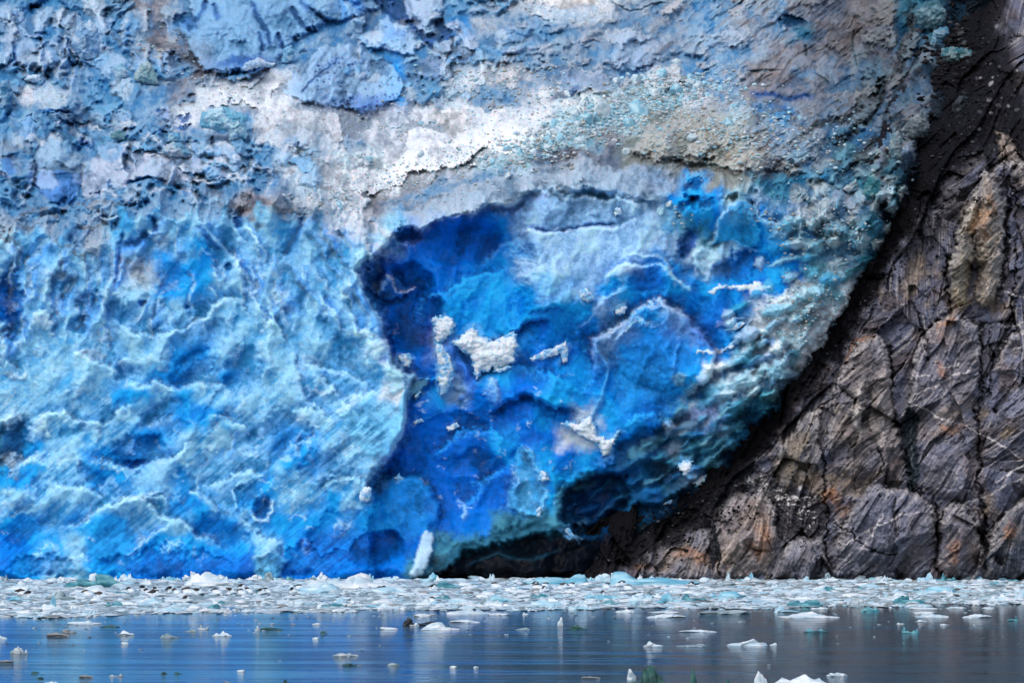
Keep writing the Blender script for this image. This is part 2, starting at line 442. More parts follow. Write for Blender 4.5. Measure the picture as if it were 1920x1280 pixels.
# metres behind the front, by height in the photo
back = np.interp(up.ravel(), [0, 20, 60, 140, 220, 300, 380, 480, 720], [0, 6, 16, 34, 60, 80, 98, 120, 170]).reshape(up.shape).astype(np.float32)
face = 9.0 * np.clip((1085 - Y) / 640.0, 0, 1) - 3 * sst(1000, 1085, Y)
BASE = 500 + face + back
# the collapsed alcove in the middle
alc, _ = polyline_sd(G.wx, G.wy, [(745, 430), (702, 480), (668, 505), (692, 560), (716, 600), (727, 645), (748, 690), (762, 730), (757, 800), (738, 850), (702, 890), (690, 950), (690, 1000), (700, 1090)])
inner = sst(0, 14, -alc) * (1 - sst(-50, 60, lip + 10 - Y)) * sst(380, 440, Y)
inner = inner * (1 - sst(900, 1120, Y) * 0.6)
brow = sst(950, 1010, G.wx) * (1 - sst(1230, 1330, G.wx)) * (1 - sst(510, 650, G.wy))
inner = inner * (1 - brow) + brow * sst(60, 0, up) * np.clip(0.45 - 0.55 * (Y - 370) / 190, -0.1, 0.45)
BASE = BASE + 5.5 * inner * (1 - 0.5 * sst(1150, 1500, X))

# ---- detail
R = G.R
leftw = 1 - sst(-20, 40, -alc) * (1 - sst(0, 40, up))
upw = sst(0, 60, up)
det = np.zeros(X.shape, np.float32)
# broad buttresses and hollows
det -= 3.0 * (ridged(G.wx / 170, G.wy / 210, 3, 301) - 0.4) * (0.3 + 0.7 * R)
# spurs running down the face
u_ = (G.wx * 0.96 + G.wy * 0.28); v_ = (-G.wx * 0.28 + G.wy * 0.96)
det -= (1.7 - 1.1 * sst(620, 780, Y)) * (ridged(u_ / 48, v_ / 130, 4, 311) - 0.4) * R * (1 - upw)
# scooped plates with crisp rims
lo = sst(560, 760, Y)
rx_ = X + 0.35 * Y + 5 * fbm(X / 30, Y / 30, 2, 331) + 10 * fbm(X / 120, Y / 120, 2, 333); ry_ = Y + 5 * fbm(X / 30, Y / 30, 2, 332)
dx_ = 0.71 * (rx_ - 0.35 * Y) + 0.71 * ry_; dy_ = -0.71 * (rx_ - 0.35 * Y) + 0.71 * ry_


def two(su, sv, seed, tl, hh):
    a = cells(rx_ / su, ry_ / sv, seed, tl, hh); b = cells(dx_ / su, dy_ / sv, seed + 50, tl, hh)
    return [p * (1 - lo) + q * lo for p, q in zip(a, b)]


c1, e1, id1, env1 = two(50, 80, 321, 1.0, 1.4)
det -= c1 * 0.30 * R * (0.5 + 0.3 * upw) + env1 * 1.8 * R
c2, e2, id2, env2 = two(21, 31, 351, 1.0, 1.3)
det -= c2 * 0.10 * R * (0.45 + 0.8 * upw) + env2 * R * (0.34 + 0.4 * upw)
c3, e3, id3, env3 = cells(X / 9 + 0.2 * G.spk, Y / 8, 361, 1.1, 1.0)
det -= env3 * 0.42 * RUB + (env3 * (0.08 + 0.10 * upw) + c3 * 0.02) * R
f1 = fbm(X / 30, Y / 26, 6, 371, 0.6)
det -= 0.14 * f1 * (0.10 + 0.90 * R) * (1 + 0.6 * upw)
ri = ridged(X / 22, Y / 20, 4, 381, 0.6)
det -= 0.08 * (ri - 0.4) * R * (0.4 + 0.6 * (1 - upw))
# fine diagonal melt streaks on the lower face
us = (X * 0.64 + Y * 0.77); vs = (X * 0.77 - Y * 0.64)
strk = fbm(us / 3.4, vs / 42, 3, 391)
strk2 = fbm(us / 12, vs / 90, 3, 393)
lowl = sst(640, 820, Y) * leftw
det -= (0.02 * strk + 0.10 * strk2) * lowl * R
# upper icefall: broken blocks, leaning right
bl, be, bid, benv = cells((G.wx + 0.3 * G.wy) / 80, G.wy / 58, 401, 0.9, 1.4)
det -= (bl * 0.25 + benv * 4.0) * upw * (R > 0.55) * sst(20, 60, up)
G.D = det
G.e_dark = np.exp(-(e1 / 0.05) ** 2) * R

# ------------------------------------------------------------------ named forms of the ice (photo pixels)
CR = (0.72, 0.82, 0.93)      # frosted crest
CRL = (0.45, 0.68, 0.88)
BL = (0.008, 0.20, 0.70)
BM = (0.02, 0.27, 0.74)
DB = (0.001, 0.075, 0.47)
NV = (0.001, 0.018, 0.20)
DIRT = (0.17, 0.14, 0.13)
SN = (0.84, 0.86, 0.88)

# alcove rim: the left wall stands forward of it
G.edge([(748, 432), (702, 480), (668, 503), (692, 560), (716, 600), (727, 645), (748, 692), (778, 700), (762, 745), (757, 800), (738, 850), (702, 890), (686, 940)],
       3.0, 45, crest=CRL, cw=6, hollow=DB, hw=45, taper=0.05, rec=0.3)
# roof of the alcove
G.edge([(1035, 352), (985, 366), (965, 385), (900, 392), (850, 404), (802, 420), (785, 452), (762, 462), (745, 452)], 0.9, 50, crest=(0.45, 0.58, 0.70), cw=10, hollow=DB, hw=30, rec=0.3, taper=0.08)
G.blob(865, 455, 75, 45, -5, 1.2, (0.001, 0.095, 0.54), 0.95, 0.25)
G.blob(768, 440, 26, 20, 0, 2.5, (0.001, 0.05, 0.40), 0.9)
G.blob(775, 580, 55, 90, -12, 3.5, (0.001, 0.040, 0.37), 0.95, 0.25)
G.blob(725, 530, 40, 50, -30, 1.5, (0.003, 0.06, 0.45), 0.8, 0.3)
G.poly([(715, 515), (745, 520), (770, 540), (775, 545), (735, 565), (705, 548)], -1.2, (0.03, 0.23, 0.62), 0.7, 8)
G.edge([(712, 515), (735, 522), (748, 543), (765, 545), (778, 535)], 1.2, 14, crest=SN, cw=3.5, taper=0.1, rec=0.1)
# light frosted plate in the upper middle
G.poly([(968, 398), (985, 372), (1030, 360), (1100, 380), (1165, 380), (1235, 405), (1225, 470), (1150, 510), (1085, 560), (1010, 565), (985, 480), (965, 455)], 0, (0.34, 0.62, 0.93), 0.55, 24)
G.edge([(955, 452), (975, 440), (1000, 430), (1050, 427), (1105, 430), (1140, 425), (1175, 412), (1210, 408)], 0.8, 40, crest=(0.45, 0.6, 0.84), cw=5, hollow=(0.04, 0.23, 0.6), hw=5)
G.crack([(990, 428), (1040, 432), (1100, 426), (1160, 416)], 1.2, 2.0, (0.01, 0.12, 0.5), 0.7)
G.crack([(960, 400), (975, 385), (1000, 362), (1020, 356), (1045, 366), (1070, 385)], 0.4, 2.0, (0.05, 0.2, 0.45), 0.5)
G.edge([(895, 500), (935, 462), (985, 438)], 1.0, 35, crest=(0.12, 0.36, 0.72), cw=6, rec=0.2)
G.edge([(962, 340), (1000, 352), (1045, 350), (1080, 372), (1160, 372), (1200, 385), (1240, 368)], 0.8, 30, crest=(0.50, 0.72, 0.88), cw=9, hollow=(0.26, 0.42, 0.56), hw=5)
# ceilings of smaller recesses
G.edge([(1092, 776), (1050, 762), (1042, 768), (1012, 750), (988, 738), (968, 742), (940, 758), (918, 792)], 2.4, 50, hollow=(0.001, 0.05, 0.42), hw=26, crest=(0.02, 0.2, 0.66), cw=4, rec=0.7)
G.edge([(1036, 604), (1018, 598), (990, 608), (962, 622), (940, 640)], 1.6, 40, hollow=(0.001, 0.075, 0.49), hw=22, crest=(0.03, 0.25, 0.7), cw=4, rec=0.6)
G.edge([(1070, 585), (1040, 575), (1010, 578), (985, 592)], 1.0, 20, hollow=(0.01, 0.14, 0.62), hw=14, rec=0.4)
G.blob(1000, 690, 40, 60, 25, 1.0, (0.001, 0.10, 0.56), 0.7, 0.25)
G.blob(870, 680, 26, 60, -30, 1.0, (0.001, 0.09, 0.55), 0.8, 0.25)
G.blob(860, 830, 70, 60, 20, 1.5, (0.001, 0.11, 0.58), 0.6, 0.25)
G.blob(900, 900, 60, 60, 20, 1.2, (0.001, 0.085, 0.52), 0.7, 0.25)
# lobes on the right of the alcove
G.edge([(1112, 705), (1108, 640), (1150, 605), (1200, 575), (1238, 560), (1290, 590), (1325, 630), (1345, 668), (1335, 705), (1305, 735), (1275, 760)], 3.2, 42, crest=CR, cw=6, hollow=BL, hw=14, taper=0.1)
G.blob(1235, 655, 85, 75, 10, -1.8, (0.012, 0.20, 0.66), 0.75, 0.3, 0.7)
G.blob(1215, 720, 60, 70, 20, -0.6, (0.015, 0.24, 0.60), 0.6, 0.3, 0.6)
G.edge([(1120, 545), (1130, 515), (1155, 498), (1180, 492), (1235, 498), (1270, 515), (1300, 540), (1310, 562)], 1.8, 26, crest=CRL, cw=6, hollow=BL, hw=12)
G.blob(1215, 525, 34, 26, 0, 0.8, (0.006, 0.13, 0.58), 0.8, 0.3)
G.edge([(1160, 478), (1200, 470), (1245, 482), (1262, 505), (1288, 535)], 1.4, 22, crest=CRL, cw=5)
G.edge([(1080, 620), (1105, 590), (1125, 565), (1160, 540), (1180, 530)], 1.0, 20, crest=(0.3, 0.52, 0.84), cw=5)
G.crack([(1112, 640), (1125, 665), (1140, 690), (1130, 740), (1110, 780), (1100, 800)], -1.2, 4, (0.10, 0.38, 0.68), 0.6)
G.edge([(1150, 640), (1175, 610), (1195, 595), (1240, 605)], 0.9, 12, crest=CRL, cw=4)
G.crack([(1278, 640), (1262, 680), (1258, 720)], -0.8, 3, (0.07, 0.3, 0.66), 0.5)
# frosted white rubble towards the rock
for p_, w_ in (([(1395, 610), (1440, 575), (1490, 530), (1520, 515), (1560, 530), (1610, 545), (1600, 590), (1560, 640), (1520, 665), (1480, 650), (1430, 650), (1395, 640)], 0.75),
               ([(1300, 790), (1330, 745), (1365, 715), (1410, 690), (1460, 660), (1490, 660), (1470, 690), (1420, 720), (1380, 740), (1350, 770), (1315, 800)], 0.7),
               ([(1435, 560), (1470, 545), (1480, 560), (1450, 580)], 0.6)):
    G.poly(p_, -0.8, (0.66, 0.76, 0.84), w_, 16, 1.6, 1.0)
G.poly([(1310, 470), (1350, 455), (1380, 460), (1415, 468), (1370, 480), (1320, 520), (1295, 500)], -1.0, (0.42, 0.66, 0.82), 0.7, 10, 1.5)
for x0, y0 in ((1375, 605), (1385, 540), (1360, 605), (1425, 545), (1340, 690), (1330, 655), (1345, 540), (1410, 540)):
    G.blob(x0, y0, 22, 6, -12, -0.5, CR, 0.85, 1.0, 1.5, 1.4)
G.poly([(1338, 452), (1340, 425), (1365, 385), (1385, 372), (1410, 385), (1415, 410), (1425, 450), (1400, 468), (1370, 455)], -1.6, (0.02, 0.30, 0.62), 0.8, 6, 0.8, 0.3, 1.0)
G.edge([(1325, 470), (1345, 412), (1372, 382), (1392, 372)], 1.2, 20, crest=CRL, cw=4)
G.edge([(1405, 382), (1440, 410), (1500, 405), (1512, 440)], 1.2, 20, crest=(0.4, 0.62, 0.75), cw=6)
G.blob(1290, 455, 18, 30, 25, 1.0, (0.004, 0.09, 0.42), 0.9)
G.blob(1300, 385, 40, 12, -20, 1.2, (0.006, 0.11, 0.36), 0.75, None, 0.8, 1.8)
G.blob(1300, 345, 22, 10, -20, 1.5, (0.004, 0.06, 0.26), 0.7)
G.blob(1385, 500, 60, 26, -18, 1.0, (0.008, 0.16, 0.58), 0.8, 0.3)
G.blob(1340, 600, 40, 60, 30, 1.0, (0.006, 0.13, 0.55), 0.75, 0.35)
G.blob(1310, 780, 60, 20, -30, 1.0, (0.004, 0.09, 0.42), 0.6)
G.blob(1420, 790, 60, 30, -35, 0, (0.03, 0.20, 0.33), 0.5, 0.8)
# the dark cave low by the rock and the dirty ice around it
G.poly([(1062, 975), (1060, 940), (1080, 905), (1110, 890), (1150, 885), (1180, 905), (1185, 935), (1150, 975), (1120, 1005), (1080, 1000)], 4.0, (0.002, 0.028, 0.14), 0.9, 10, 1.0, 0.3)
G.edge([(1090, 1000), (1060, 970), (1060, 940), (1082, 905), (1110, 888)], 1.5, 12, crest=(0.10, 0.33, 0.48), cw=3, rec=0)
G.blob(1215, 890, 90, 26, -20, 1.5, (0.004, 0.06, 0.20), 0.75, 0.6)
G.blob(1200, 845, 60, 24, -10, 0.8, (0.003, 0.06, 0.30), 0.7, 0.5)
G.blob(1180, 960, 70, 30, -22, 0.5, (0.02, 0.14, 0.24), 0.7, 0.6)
G.poly([(800, 1085), (850, 1050), (895, 1024), (950, 1012), (1010, 1006), (1060, 992), (1110, 985), (1180, 955), (1260, 930), (1305, 900), (1340, 860), (1385, 835), (1420, 800), (1470, 740), (1520, 680), (1570, 600), (1620, 520), (1670, 430), (1710, 330), (1740, 220), (1800, 220), (1800, 700), (1440, 1110), (790, 1110)], 3.0, (0.0015, 0.003, 0.007), 0.97, 12, 1.4, 1.0)  # black undercut: basal dirt, with its shade painted into the tint
G.poly([(805, 1052), (850, 1025), (900, 1005), (950, 990), (1000, 985), (1060, 985), (1075, 997), (1000, 1008), (930, 1018), (860, 1045), (815, 1065)], 1.0, (0.02, 0.13, 0.22), 0.7, 16, 1.3)
G.crack([(870, 1065), (930, 1040), (1000, 1048), (1060, 1030)], -0.6, 4, (0.01, 0.05, 0.09), 0.5)
# lobes at the bottom of the alcove
G.edge([(700, 905), (740, 890), (775, 890), (805, 908), (822, 945), (826, 1000)], 2.2, 50, crest=(0.03, 0.26, 0.66), cw=8, hollow=(0.001, 0.075, 0.49), hw=26)
G.blob(768, 955, 52, 62, 0, -0.8, (0.012, 0.22, 0.64), 0.8, 0.3, 0.8)
G.blob(705, 1030, 60, 34, -15, 2.2, (0.002, 0.03, 0.34), 0.9, 0.4)
G.edge([(975, 828), (998, 858), (1014, 890), (1020, 930), (1012, 972)], -2.2, 30, crest=CRL, cw=6, taper=0.1)
G.poly([(965, 880), (972, 832), (995, 850), (1015, 895), (1020, 935), (1012, 970), (985, 965), (955, 950)], -1.5, (0.05, 0.36, 0.70), 0.75, 6, 0.8, 0.4)
G.poly([(795, 995), (812, 1000), (808, 1040), (790, 1078), (768, 1082), (775, 1060), (783, 1030)], -1.5, (0.42, 0.60, 0.74), 0.9, 5, 0.8)
G.crack([(855, 935), (868, 940), (872, 965), (865, 975)], -0.6, 4, (0.25, 0.5, 0.8), 0.8)
G.poly([(480, 1030), (545, 1045), (520, 1085), (480, 1090)], -1.8, (0.12, 0.42, 0.62), 0.85, 4, 0.6)

# crest lines over the front wall (ice stands forward below each line)
for pts, A, H in (
    ([(205, 612), (222, 608), (250, 620), (278, 628), (322, 618), (345, 618), (372, 600), (388, 582), (420, 562), (452, 558), (482, 578)], 2.6, 60),
    ([(345, 600), (375, 592), (395, 590)], 1.0, 20),
    ([(485, 600), (515, 602), (530, 625), (535, 650)], 1.6, 35),
    ([(565, 680), (600, 690), (650, 695), (690, 715), (712, 740)], 2.0, 35),
    ([(585, 695), (615, 715), (645, 750), (680, 790)], 1.8, 35),
    ([(550, 762), (580, 760), (610, 775), (640, 790)], 1.4, 30),
    ([(215, 727), (240, 718), (262, 722), (290, 716), (308, 722), (322, 728), (345, 716), (395, 716), (425, 722), (432, 745)], 2.6, 55),
    ([(45, 795), (70, 780), (120, 768), (165, 790), (195, 792), (215, 775), (262, 748)], 2.2, 50),
    ([(130, 655), (165, 670), (195, 685), (230, 700)], 1.6, 40),
    ([(215, 680), (235, 668), (250, 665)], 0.8, 20),
    ([(385, 775), (425, 785), (460, 800), (470, 830)], 1.2, 40),
    ([(155, 850), (185, 860), (212, 872), (250, 876), (300, 862), (345, 842), (372, 820)], 2.6, 45),
    ([(95, 895), (135, 912), (172, 920), (200, 935)], 1.6, 40),
    ([(85, 1005), (125, 982), (170, 968), (195, 948), (230, 936), (275, 935), (300, 960), (335, 968), (360, 990), (372, 1008), (425, 1018), (450, 1025)], 3.2, 80),
    ([(200, 932), (225, 930), (270, 932), (310, 930), (325, 960)], 1.5, 30),
    ([(378, 918), (405, 905), (430, 895), (440, 882), (465, 878), (492, 888), (500, 905)], 2.2, 40),
    ([(350, 918), (378, 922), (402, 945), (420, 962)], 1.6, 50),
    ([(600, 925), (615, 905), (640, 892), (672, 890), (678, 912)], 1.8, 35),
    ([(440, 960), (436, 925), (442, 915), (448, 945)], 1.0, 12),
    ([(450, 965), (475, 985), (500, 1005), (528, 1015), (535, 1025)], 1.4, 30),
    ([(630, 760), (650, 740), (690, 738), (718, 725)], 1.4, 30),
    ([(660, 625), (690, 612), (720, 640)], 1.4, 25),
    ([(0, 690), (20, 672), (45, 690)], 1.2, 25),
    ([(60, 590), (80, 580), (100, 595)], 1.2, 25),
    ([(640, 565), (662, 590), (680, 620)], 1.2, 25),
    ([(520, 850), (545, 830), (600, 820)], 1.0, 30),
    ([(270, 800), (300, 780), (330, 775)], 0.9, 30),
    ([(20, 880), (60, 860), (100, 870)], 1.2, 30),
    ([(60, 1040), (90, 1020), (110, 1030)], 1.2, 30)):
    G.edge(pts, A * 0.6, H, crest=(0.42, 0.70, 0.88), cw=6, hollow=(0.02, 0.29, 0.70), hw=18)
# hollows of denser blue on the front wall
for x0, y0, rx, ry, an, dd in (
    (300, 500, 60, 55, 20, 1.6), (370, 640, 70, 34, -25, 1.6), (360, 690, 48, 26, -40, 1.5), (235, 690, 26, 20, 0, 1.2), (455, 690, 40, 50, 30, 1.4),
    (265, 850, 60, 34, 0, 2.6), (170, 890, 40, 20, 30, 1.5), (300, 800, 60, 40, -40, 1.2), (520, 820, 60, 50, -30, 1.5), (600, 870, 50, 26, -30, 1.2),
    (230, 590, 34, 20, 0, 1.4), (168, 575, 20, 34, 0, 1.4), (110, 530, 26, 22, 0, 1.2), (80, 470, 34, 26, 0, 1.0), (20, 575, 24, 70, 0, 2.6), (150, 615, 22, 16, 0, 1.5),
    (410, 450, 50, 36, 30, 1.0), (560, 560, 22, 36, 20, 1.0), (610, 490, 26, 22, 0, 0.8), (620, 620, 34, 24, 30, 1.0), (650, 440, 20, 10, 0, 1.3), (655, 660, 22, 30, 0, 1.0),
    (50, 990, 50, 24, -20, 1.2), (80, 1060, 60, 22, 0, 1.5), (310, 1060, 130, 30, 0, 1.6), (420, 990, 60, 34, 0, 1.4), (640, 1000, 70, 40, -20, 1.4), (570, 1055, 90, 30, 0, 2.0),
    (60, 930, 50, 14, -50, 0.8), (150, 800, 60, 12, -35, 0.5), (395, 860, 50, 14, -30, 0.6), (340, 910, 30, 30, 0, 1.0), (470, 930, 22, 26, 20, 1.0), (215, 1005, 70, 40, -25, -1.0)):
    G.blob(x0, y0, rx, ry, an, dd, (0.012, 0.22, 0.64) if dd > 1.1 else (0.03, 0.31, 0.70), 0.55, None, 0.6, 1.8)
G.blob(255, 868, 26, 9, 5, 1.0, (0.003, 0.08, 0.5), 0.8, None, 1, 1.0)
G.blob(20, 830, 34, 60, 20, 2.2, (0.010, 0.10, 0.30), 0.75, None, 0.7, 1.5)
G.blob(20, 590, 12, 60, 0, 0.8, (0.006, 0.12, 0.5), 0.7)
G.blob(492, 950, 17, 25, 8, 1.6, (0.006, 0.15, 0.52), 0.9, 0.2, 1.2, 0.8)
G.crack([(476, 960), (482, 975), (500, 978), (510, 960), (508, 935)], -1.0, 4, CRL, 0.8)
G.blob(350, 573, 8, 7, 0, 0.8, (0.006, 0.15, 0.52), 0.9, 0.2, 1.2, 0.8)
G.blob(265, 570, 9, 6, 0, 1.2, (0.004, 0.12, 0.52), 0.8, None, 2.0, 0.5)
G.blob(430, 500, 8, 7, 0, 1.2, (0.004, 0.12, 0.52), 0.7, None, 2.0, 0.5)
# stained patches and pale frosted faces on the wall
G.blob(265, 520, 40, 26, -15, -0.6, (0.42, 0.48, 0.46), 0.6, None, 0.7, 2)
G.blob(300, 455, 18, 26, 0, -0.3, (0.40, 0.48, 0.52), 0.5, None, 0.7, 2)
G.blob(485, 530, 14, 44, 10, 0, (0.20, 0.34, 0.42), 0.55, None, 0.6, 2)
G.blob(490, 425, 14, 10, -30, 0.5, (0.22, 0.27, 0.28), 0.6, None, 1, 1)
G.blob(680, 440, 40, 22, 30, 0, (0.55, 0.66, 0.76), 0.6, None, 0.6, 2)
G.blob(705, 465, 34, 14, 30, 0, (0.66, 0.70, 0.74), 0.6, None, 0.8, 2)
for x0, y0 in ((108, 520), (80, 600), (20, 470), (700, 655), (690, 620), (740, 700), (660, 760), (600, 730), (560, 775), (30, 700), (15, 780), (80, 800), (170, 665), (20, 860)):
    G.blob(x0, y0, 24, 14, rng.uniform(-30, 50), -0.6, (0.50, 0.68, 0.84), 0.65, None, 0.7, 2.2)
# sharp spurs at the top of the front wall; ice forward on the right of travel
for pts, A, H in (
    ([(30, 452), (28, 500), (20, 530)], 1.5, 14), ([(12, 535), (30, 452)], 1.2, 14),
    ([(100, 440), (70, 480), (42, 505)], -2.0, 30), ([(205, 447), (215, 470), (210, 520), (200, 560)], -1.8, 20),
    ([(278, 395), (296, 412), (290, 440), (255, 455), (225, 470)], -2.0, 20), ([(140, 478), (115, 495), (95, 530), (92, 580)], 1.6, 26),
    ([(135, 530), (120, 560), (118, 600)], 1.2, 20), ([(590, 392), (560, 430), (536, 480), (530, 500)], -1.6, 26),
    ([(535, 490), (560, 530), (600, 570), (594, 590), (580, 600)], -1.6, 24), ([(575, 425), (598, 460), (612, 490), (640, 530)], -1.3, 22),
    ([(595, 400), (612, 450), (645, 490), (668, 505)], -1.2, 24), ([(640, 422), (655, 455), (665, 470)], -1.0, 20),
    ([(440, 395), (446, 430), (460, 460)], 1.0, 18), ([(375, 410), (410, 450), (450, 490), (465, 560)], 1.3, 30),
    ([(660, 545), (690, 580), (700, 620), (720, 640)], -1.4, 24), ([(560, 650), (556, 700), (575, 740), (600, 770)], 1.2, 26),
    ([(230, 1040), (300, 990), (330, 975)], 0.8, 20), ([(445, 800), (440, 830), (420, 860)], -0.8, 18),
    ([(575, 805), (555, 830), (560, 860)], 0.8, 16), ([(590, 800), (585, 850)], -0.8, 12)):
    G.edge(pts, A, H, crest=(0.36, 0.62, 0.86), cw=5, hollow=(0.02, 0.26, 0.72), hw=10)
G.crack([(275, 402), (290, 418), (292, 440)], 2.0, 3.5, (0.006, 0.14, 0.60), 0.8)
G.crack([(283, 440), (255, 455), (228, 466)], 1.4, 8, (0.008, 0.16, 0.62), 0.8)
G.crack([(225, 430), (228, 470), (215, 520), (212, 545)], 1.5, 4, (0.01, 0.16, 0.58), 0.7)
G.crack([(370, 420), (392, 450), (410, 470)], 1.0, 7, (0.01, 0.18, 0.64), 0.6)
G.crack([(536, 480), (560, 430), (566, 400)], 1.5, 5, (0.01, 0.17, 0.62), 0.6)
G.crack([(442, 405), (448, 420), (452, 432)], 1.6, 6, (0.01, 0.14, 0.55), 0.8)

# ---- the icefall above
GB = (0.03, 0.18, 0.45)
DT = (0.10, 0.085, 0.085)
# dirt lines and thrust bands
for pts, w_, a_ in (
    ([(0, 408), (40, 405), (80, 395), (100, 402), (140, 380), (180, 382), (230, 385), (275, 388)], 4, 0.75), ([(135, 425), (170, 432), (195, 418), (200, 430)], 3, 0.8),
    ([(0, 452), (28, 452), (50, 470)], 4, 0.7), ([(40, 425), (60, 430), (75, 440)], 5, 0.6), ([(140, 468), (150, 480), (190, 472)], 3, 0.8), ([(100, 440), (115, 452), (130, 456)], 3, 0.6),
    ([(60, 268), (80, 256), (105, 254), (122, 266)], 3.5, 0.8), ([(180, 275), (200, 265), (240, 270), (250, 280)], 4, 0.7), ([(0, 262), (30, 268), (60, 300)], 6, 0.5),
    ([(300, 285), (320, 305), (345, 320), (380, 335), (410, 345)], 3, 0.65), ([(420, 262), (435, 285), (450, 300), (480, 322)], 3, 0.6),
    ([(230, 340), (275, 325), (310, 330), (330, 345)], 5, 0.6), ([(330, 345), (360, 355), (400, 358), (420, 372)], 4, 0.6), ([(390, 390), (430, 382), (480, 385), (530, 392), (580, 388)], 6, 0.65),
    ([(470, 325), (520, 325), (560, 322)], 4, 0.6), ([(230, 0), (250, 12), (290, 5)], 4, 0.5), ([(265, 60), (300, 85), (330, 105), (370, 125), (400, 145)], 9, 0.75),
    ([(320, 60), (345, 75), (360, 82)], 5, 0.7), ([(340, 95), (370, 120), (400, 135), (420, 150)], 7, 0.6), ([(185, 55), (215, 70), (230, 80)], 6, 0.5), ([(215, 5), (255, 8), (270, 20)], 5, 0.6),
    ([(760, 390), (800, 378), (850, 365), (900, 350), (940, 345)], 3.5, 0.6), ([(720, 380), (760, 395), (820, 375)], 6, 0.4),
    ([(930, 320), (970, 308), (1040, 295), (1080, 290), (1130, 300)], 5, 0.7), ([(1035, 280), (1060, 285), (1080, 295)], 7, 0.55), ([(1180, 290), (1230, 300), (1280, 298), (1330, 300)], 6, 0.6),
    ([(1300, 325), (1380, 320), (1440, 322), (1500, 312), (1540, 295)], 5, 0.7), ([(1400, 205), (1450, 215), (1500, 230), (1545, 250)], 5, 0.75),
    ([(1560, 300), (1590, 250), (1620, 215), (1660, 160), (1690, 100), (1715, 40), (1730, 0)], 6, 0.8), ([(1540, 210), (1590, 190), (1640, 150), (1680, 80)], 4, 0.6),
    ([(1440, 10), (1480, 40), (1530, 60), (1570, 30)], 6, 0.5), ([(1480, 100), (1530, 90), (1580, 60), (1620, 40)], 7, 0.55), ([(1430, 160), (1480, 150), (1510, 130), (1560, 90)], 5, 0.5),
    ([(1350, 60), (1400, 40), (1440, 30)], 3, 0.4), ([(1460, 155), (1530, 150), (1570, 160)], 5, 0.5), ([(860, 310), (800, 340), (760, 370)], 3, 0.5), ([(600, 210), (660, 215), (720, 205), (760, 190)], 5, 0.4),
    ([(500, 200), (530, 205), (570, 212)], 4, 0.5), ([(470, 240), (520, 235), (560, 255)], 5, 0.4), ([(1590, 10), (1600, 60), (1570, 110)], 7, 0.5), ([(1020, 150), (1060, 140), (1120, 150), (1140, 160)], 4, 0.5)):
    G.crack(pts, -0.25, w_ * 1.1, DT, a_, 0.15, 1.8)
# snow gullies
G.poly([(478, 132), (500, 128), (535, 145), (560, 180), (620, 200), (700, 208), (760, 190), (810, 190), (840, 215), (880, 205), (900, 225), (960, 212), (1000, 225),
        (1050, 240), (1000, 290), (930, 300), (860, 330), (800, 350), (750, 372), (700, 385), (690, 410), (745, 445), (735, 452), (690, 425), (650, 395), (640, 350), (600, 330), (590, 310),
        (640, 300), (700, 280), (690, 265), (600, 250), (520, 232), (470, 225), (440, 190), (400, 175), (410, 150), (450, 150)], 1.0, (0.74, 0.78, 0.83), 0.62, 14, 1.3, 0.35)
G.poly([(640, 350), (600, 325), (700, 300), (800, 290), (860, 240), (920, 225), (1000, 235), (960, 290), (860, 320), (800, 345), (740, 372), (690, 380)], -0.4, (0.72, 0.78, 0.84), 0.6, 16, 1.3, 0.3)
G.poly([(900, 130), (975, 118), (1000, 140), (960, 165), (920, 160)], 0.3, (0.74, 0.73, 0.73), 0.55, 12, 1.6, 0.4)
G.poly([(985, 0), (1140, -10), (1110, 8), (1045, 15)], 0.3, (0.80, 0.78, 0.76), 0.9, 8, 1.0, 0.3)
G.poly([(800, 215), (855, 200), (875, 230), (850, 250), (815, 235)], 0.2, (0.80, 0.80, 0.80), 0.6, 10, 1.5, 0.3)
G.poly([(1050, 190), (1150, 160), (1180, 150), (1200, 155), (1130, 200), (1060, 225)], 0.2, (0.80, 0.80, 0.80), 0.5, 14, 1.5, 0.3)
# big rounded blue cliff, top
G.poly([(330, -60), (690, -60), (720, 10), (680, 30), (600, 45), (555, 70), (520, 118), (480, 132), (420, 136), (385, 130), (360, 105), (345, 75), (330, 50), (360, 30)], -3.0, (0.14, 0.34, 0.58), 0.6, 10, 1.0, 0.45, 6.0)
G.edge([(520, 118), (480, 134), (420, 138), (380, 130), (350, 95)], 2.5, 22, hollow=None, rec=0.2)
for pts in ([(395, 0), (375, 30), (362, 42)], [(400, 5), (410, 40)], [(465, 0), (490, 40), (510, 90)], [(540, 10), (580, 60), (600, 55)], [(485, 60), (495, 100)], [(520, 60), (530, 95)], [(560, 0), (620, 45)], [(640, 0), (680, 10)]):
    G.crack(pts, 1.6, 5, (0.02, 0.12, 0.42), 0.7)
G.blob(460, 120, 70, 16, 0, 0.6, (0.012, 0.085, 0.34), 0.8, None, 0.7, 1.6)
G.blob(350, 45, 26, 24, 20, 1.2, (0.02, 0.14, 0.45), 0.7, None, 0.7, 1.6)
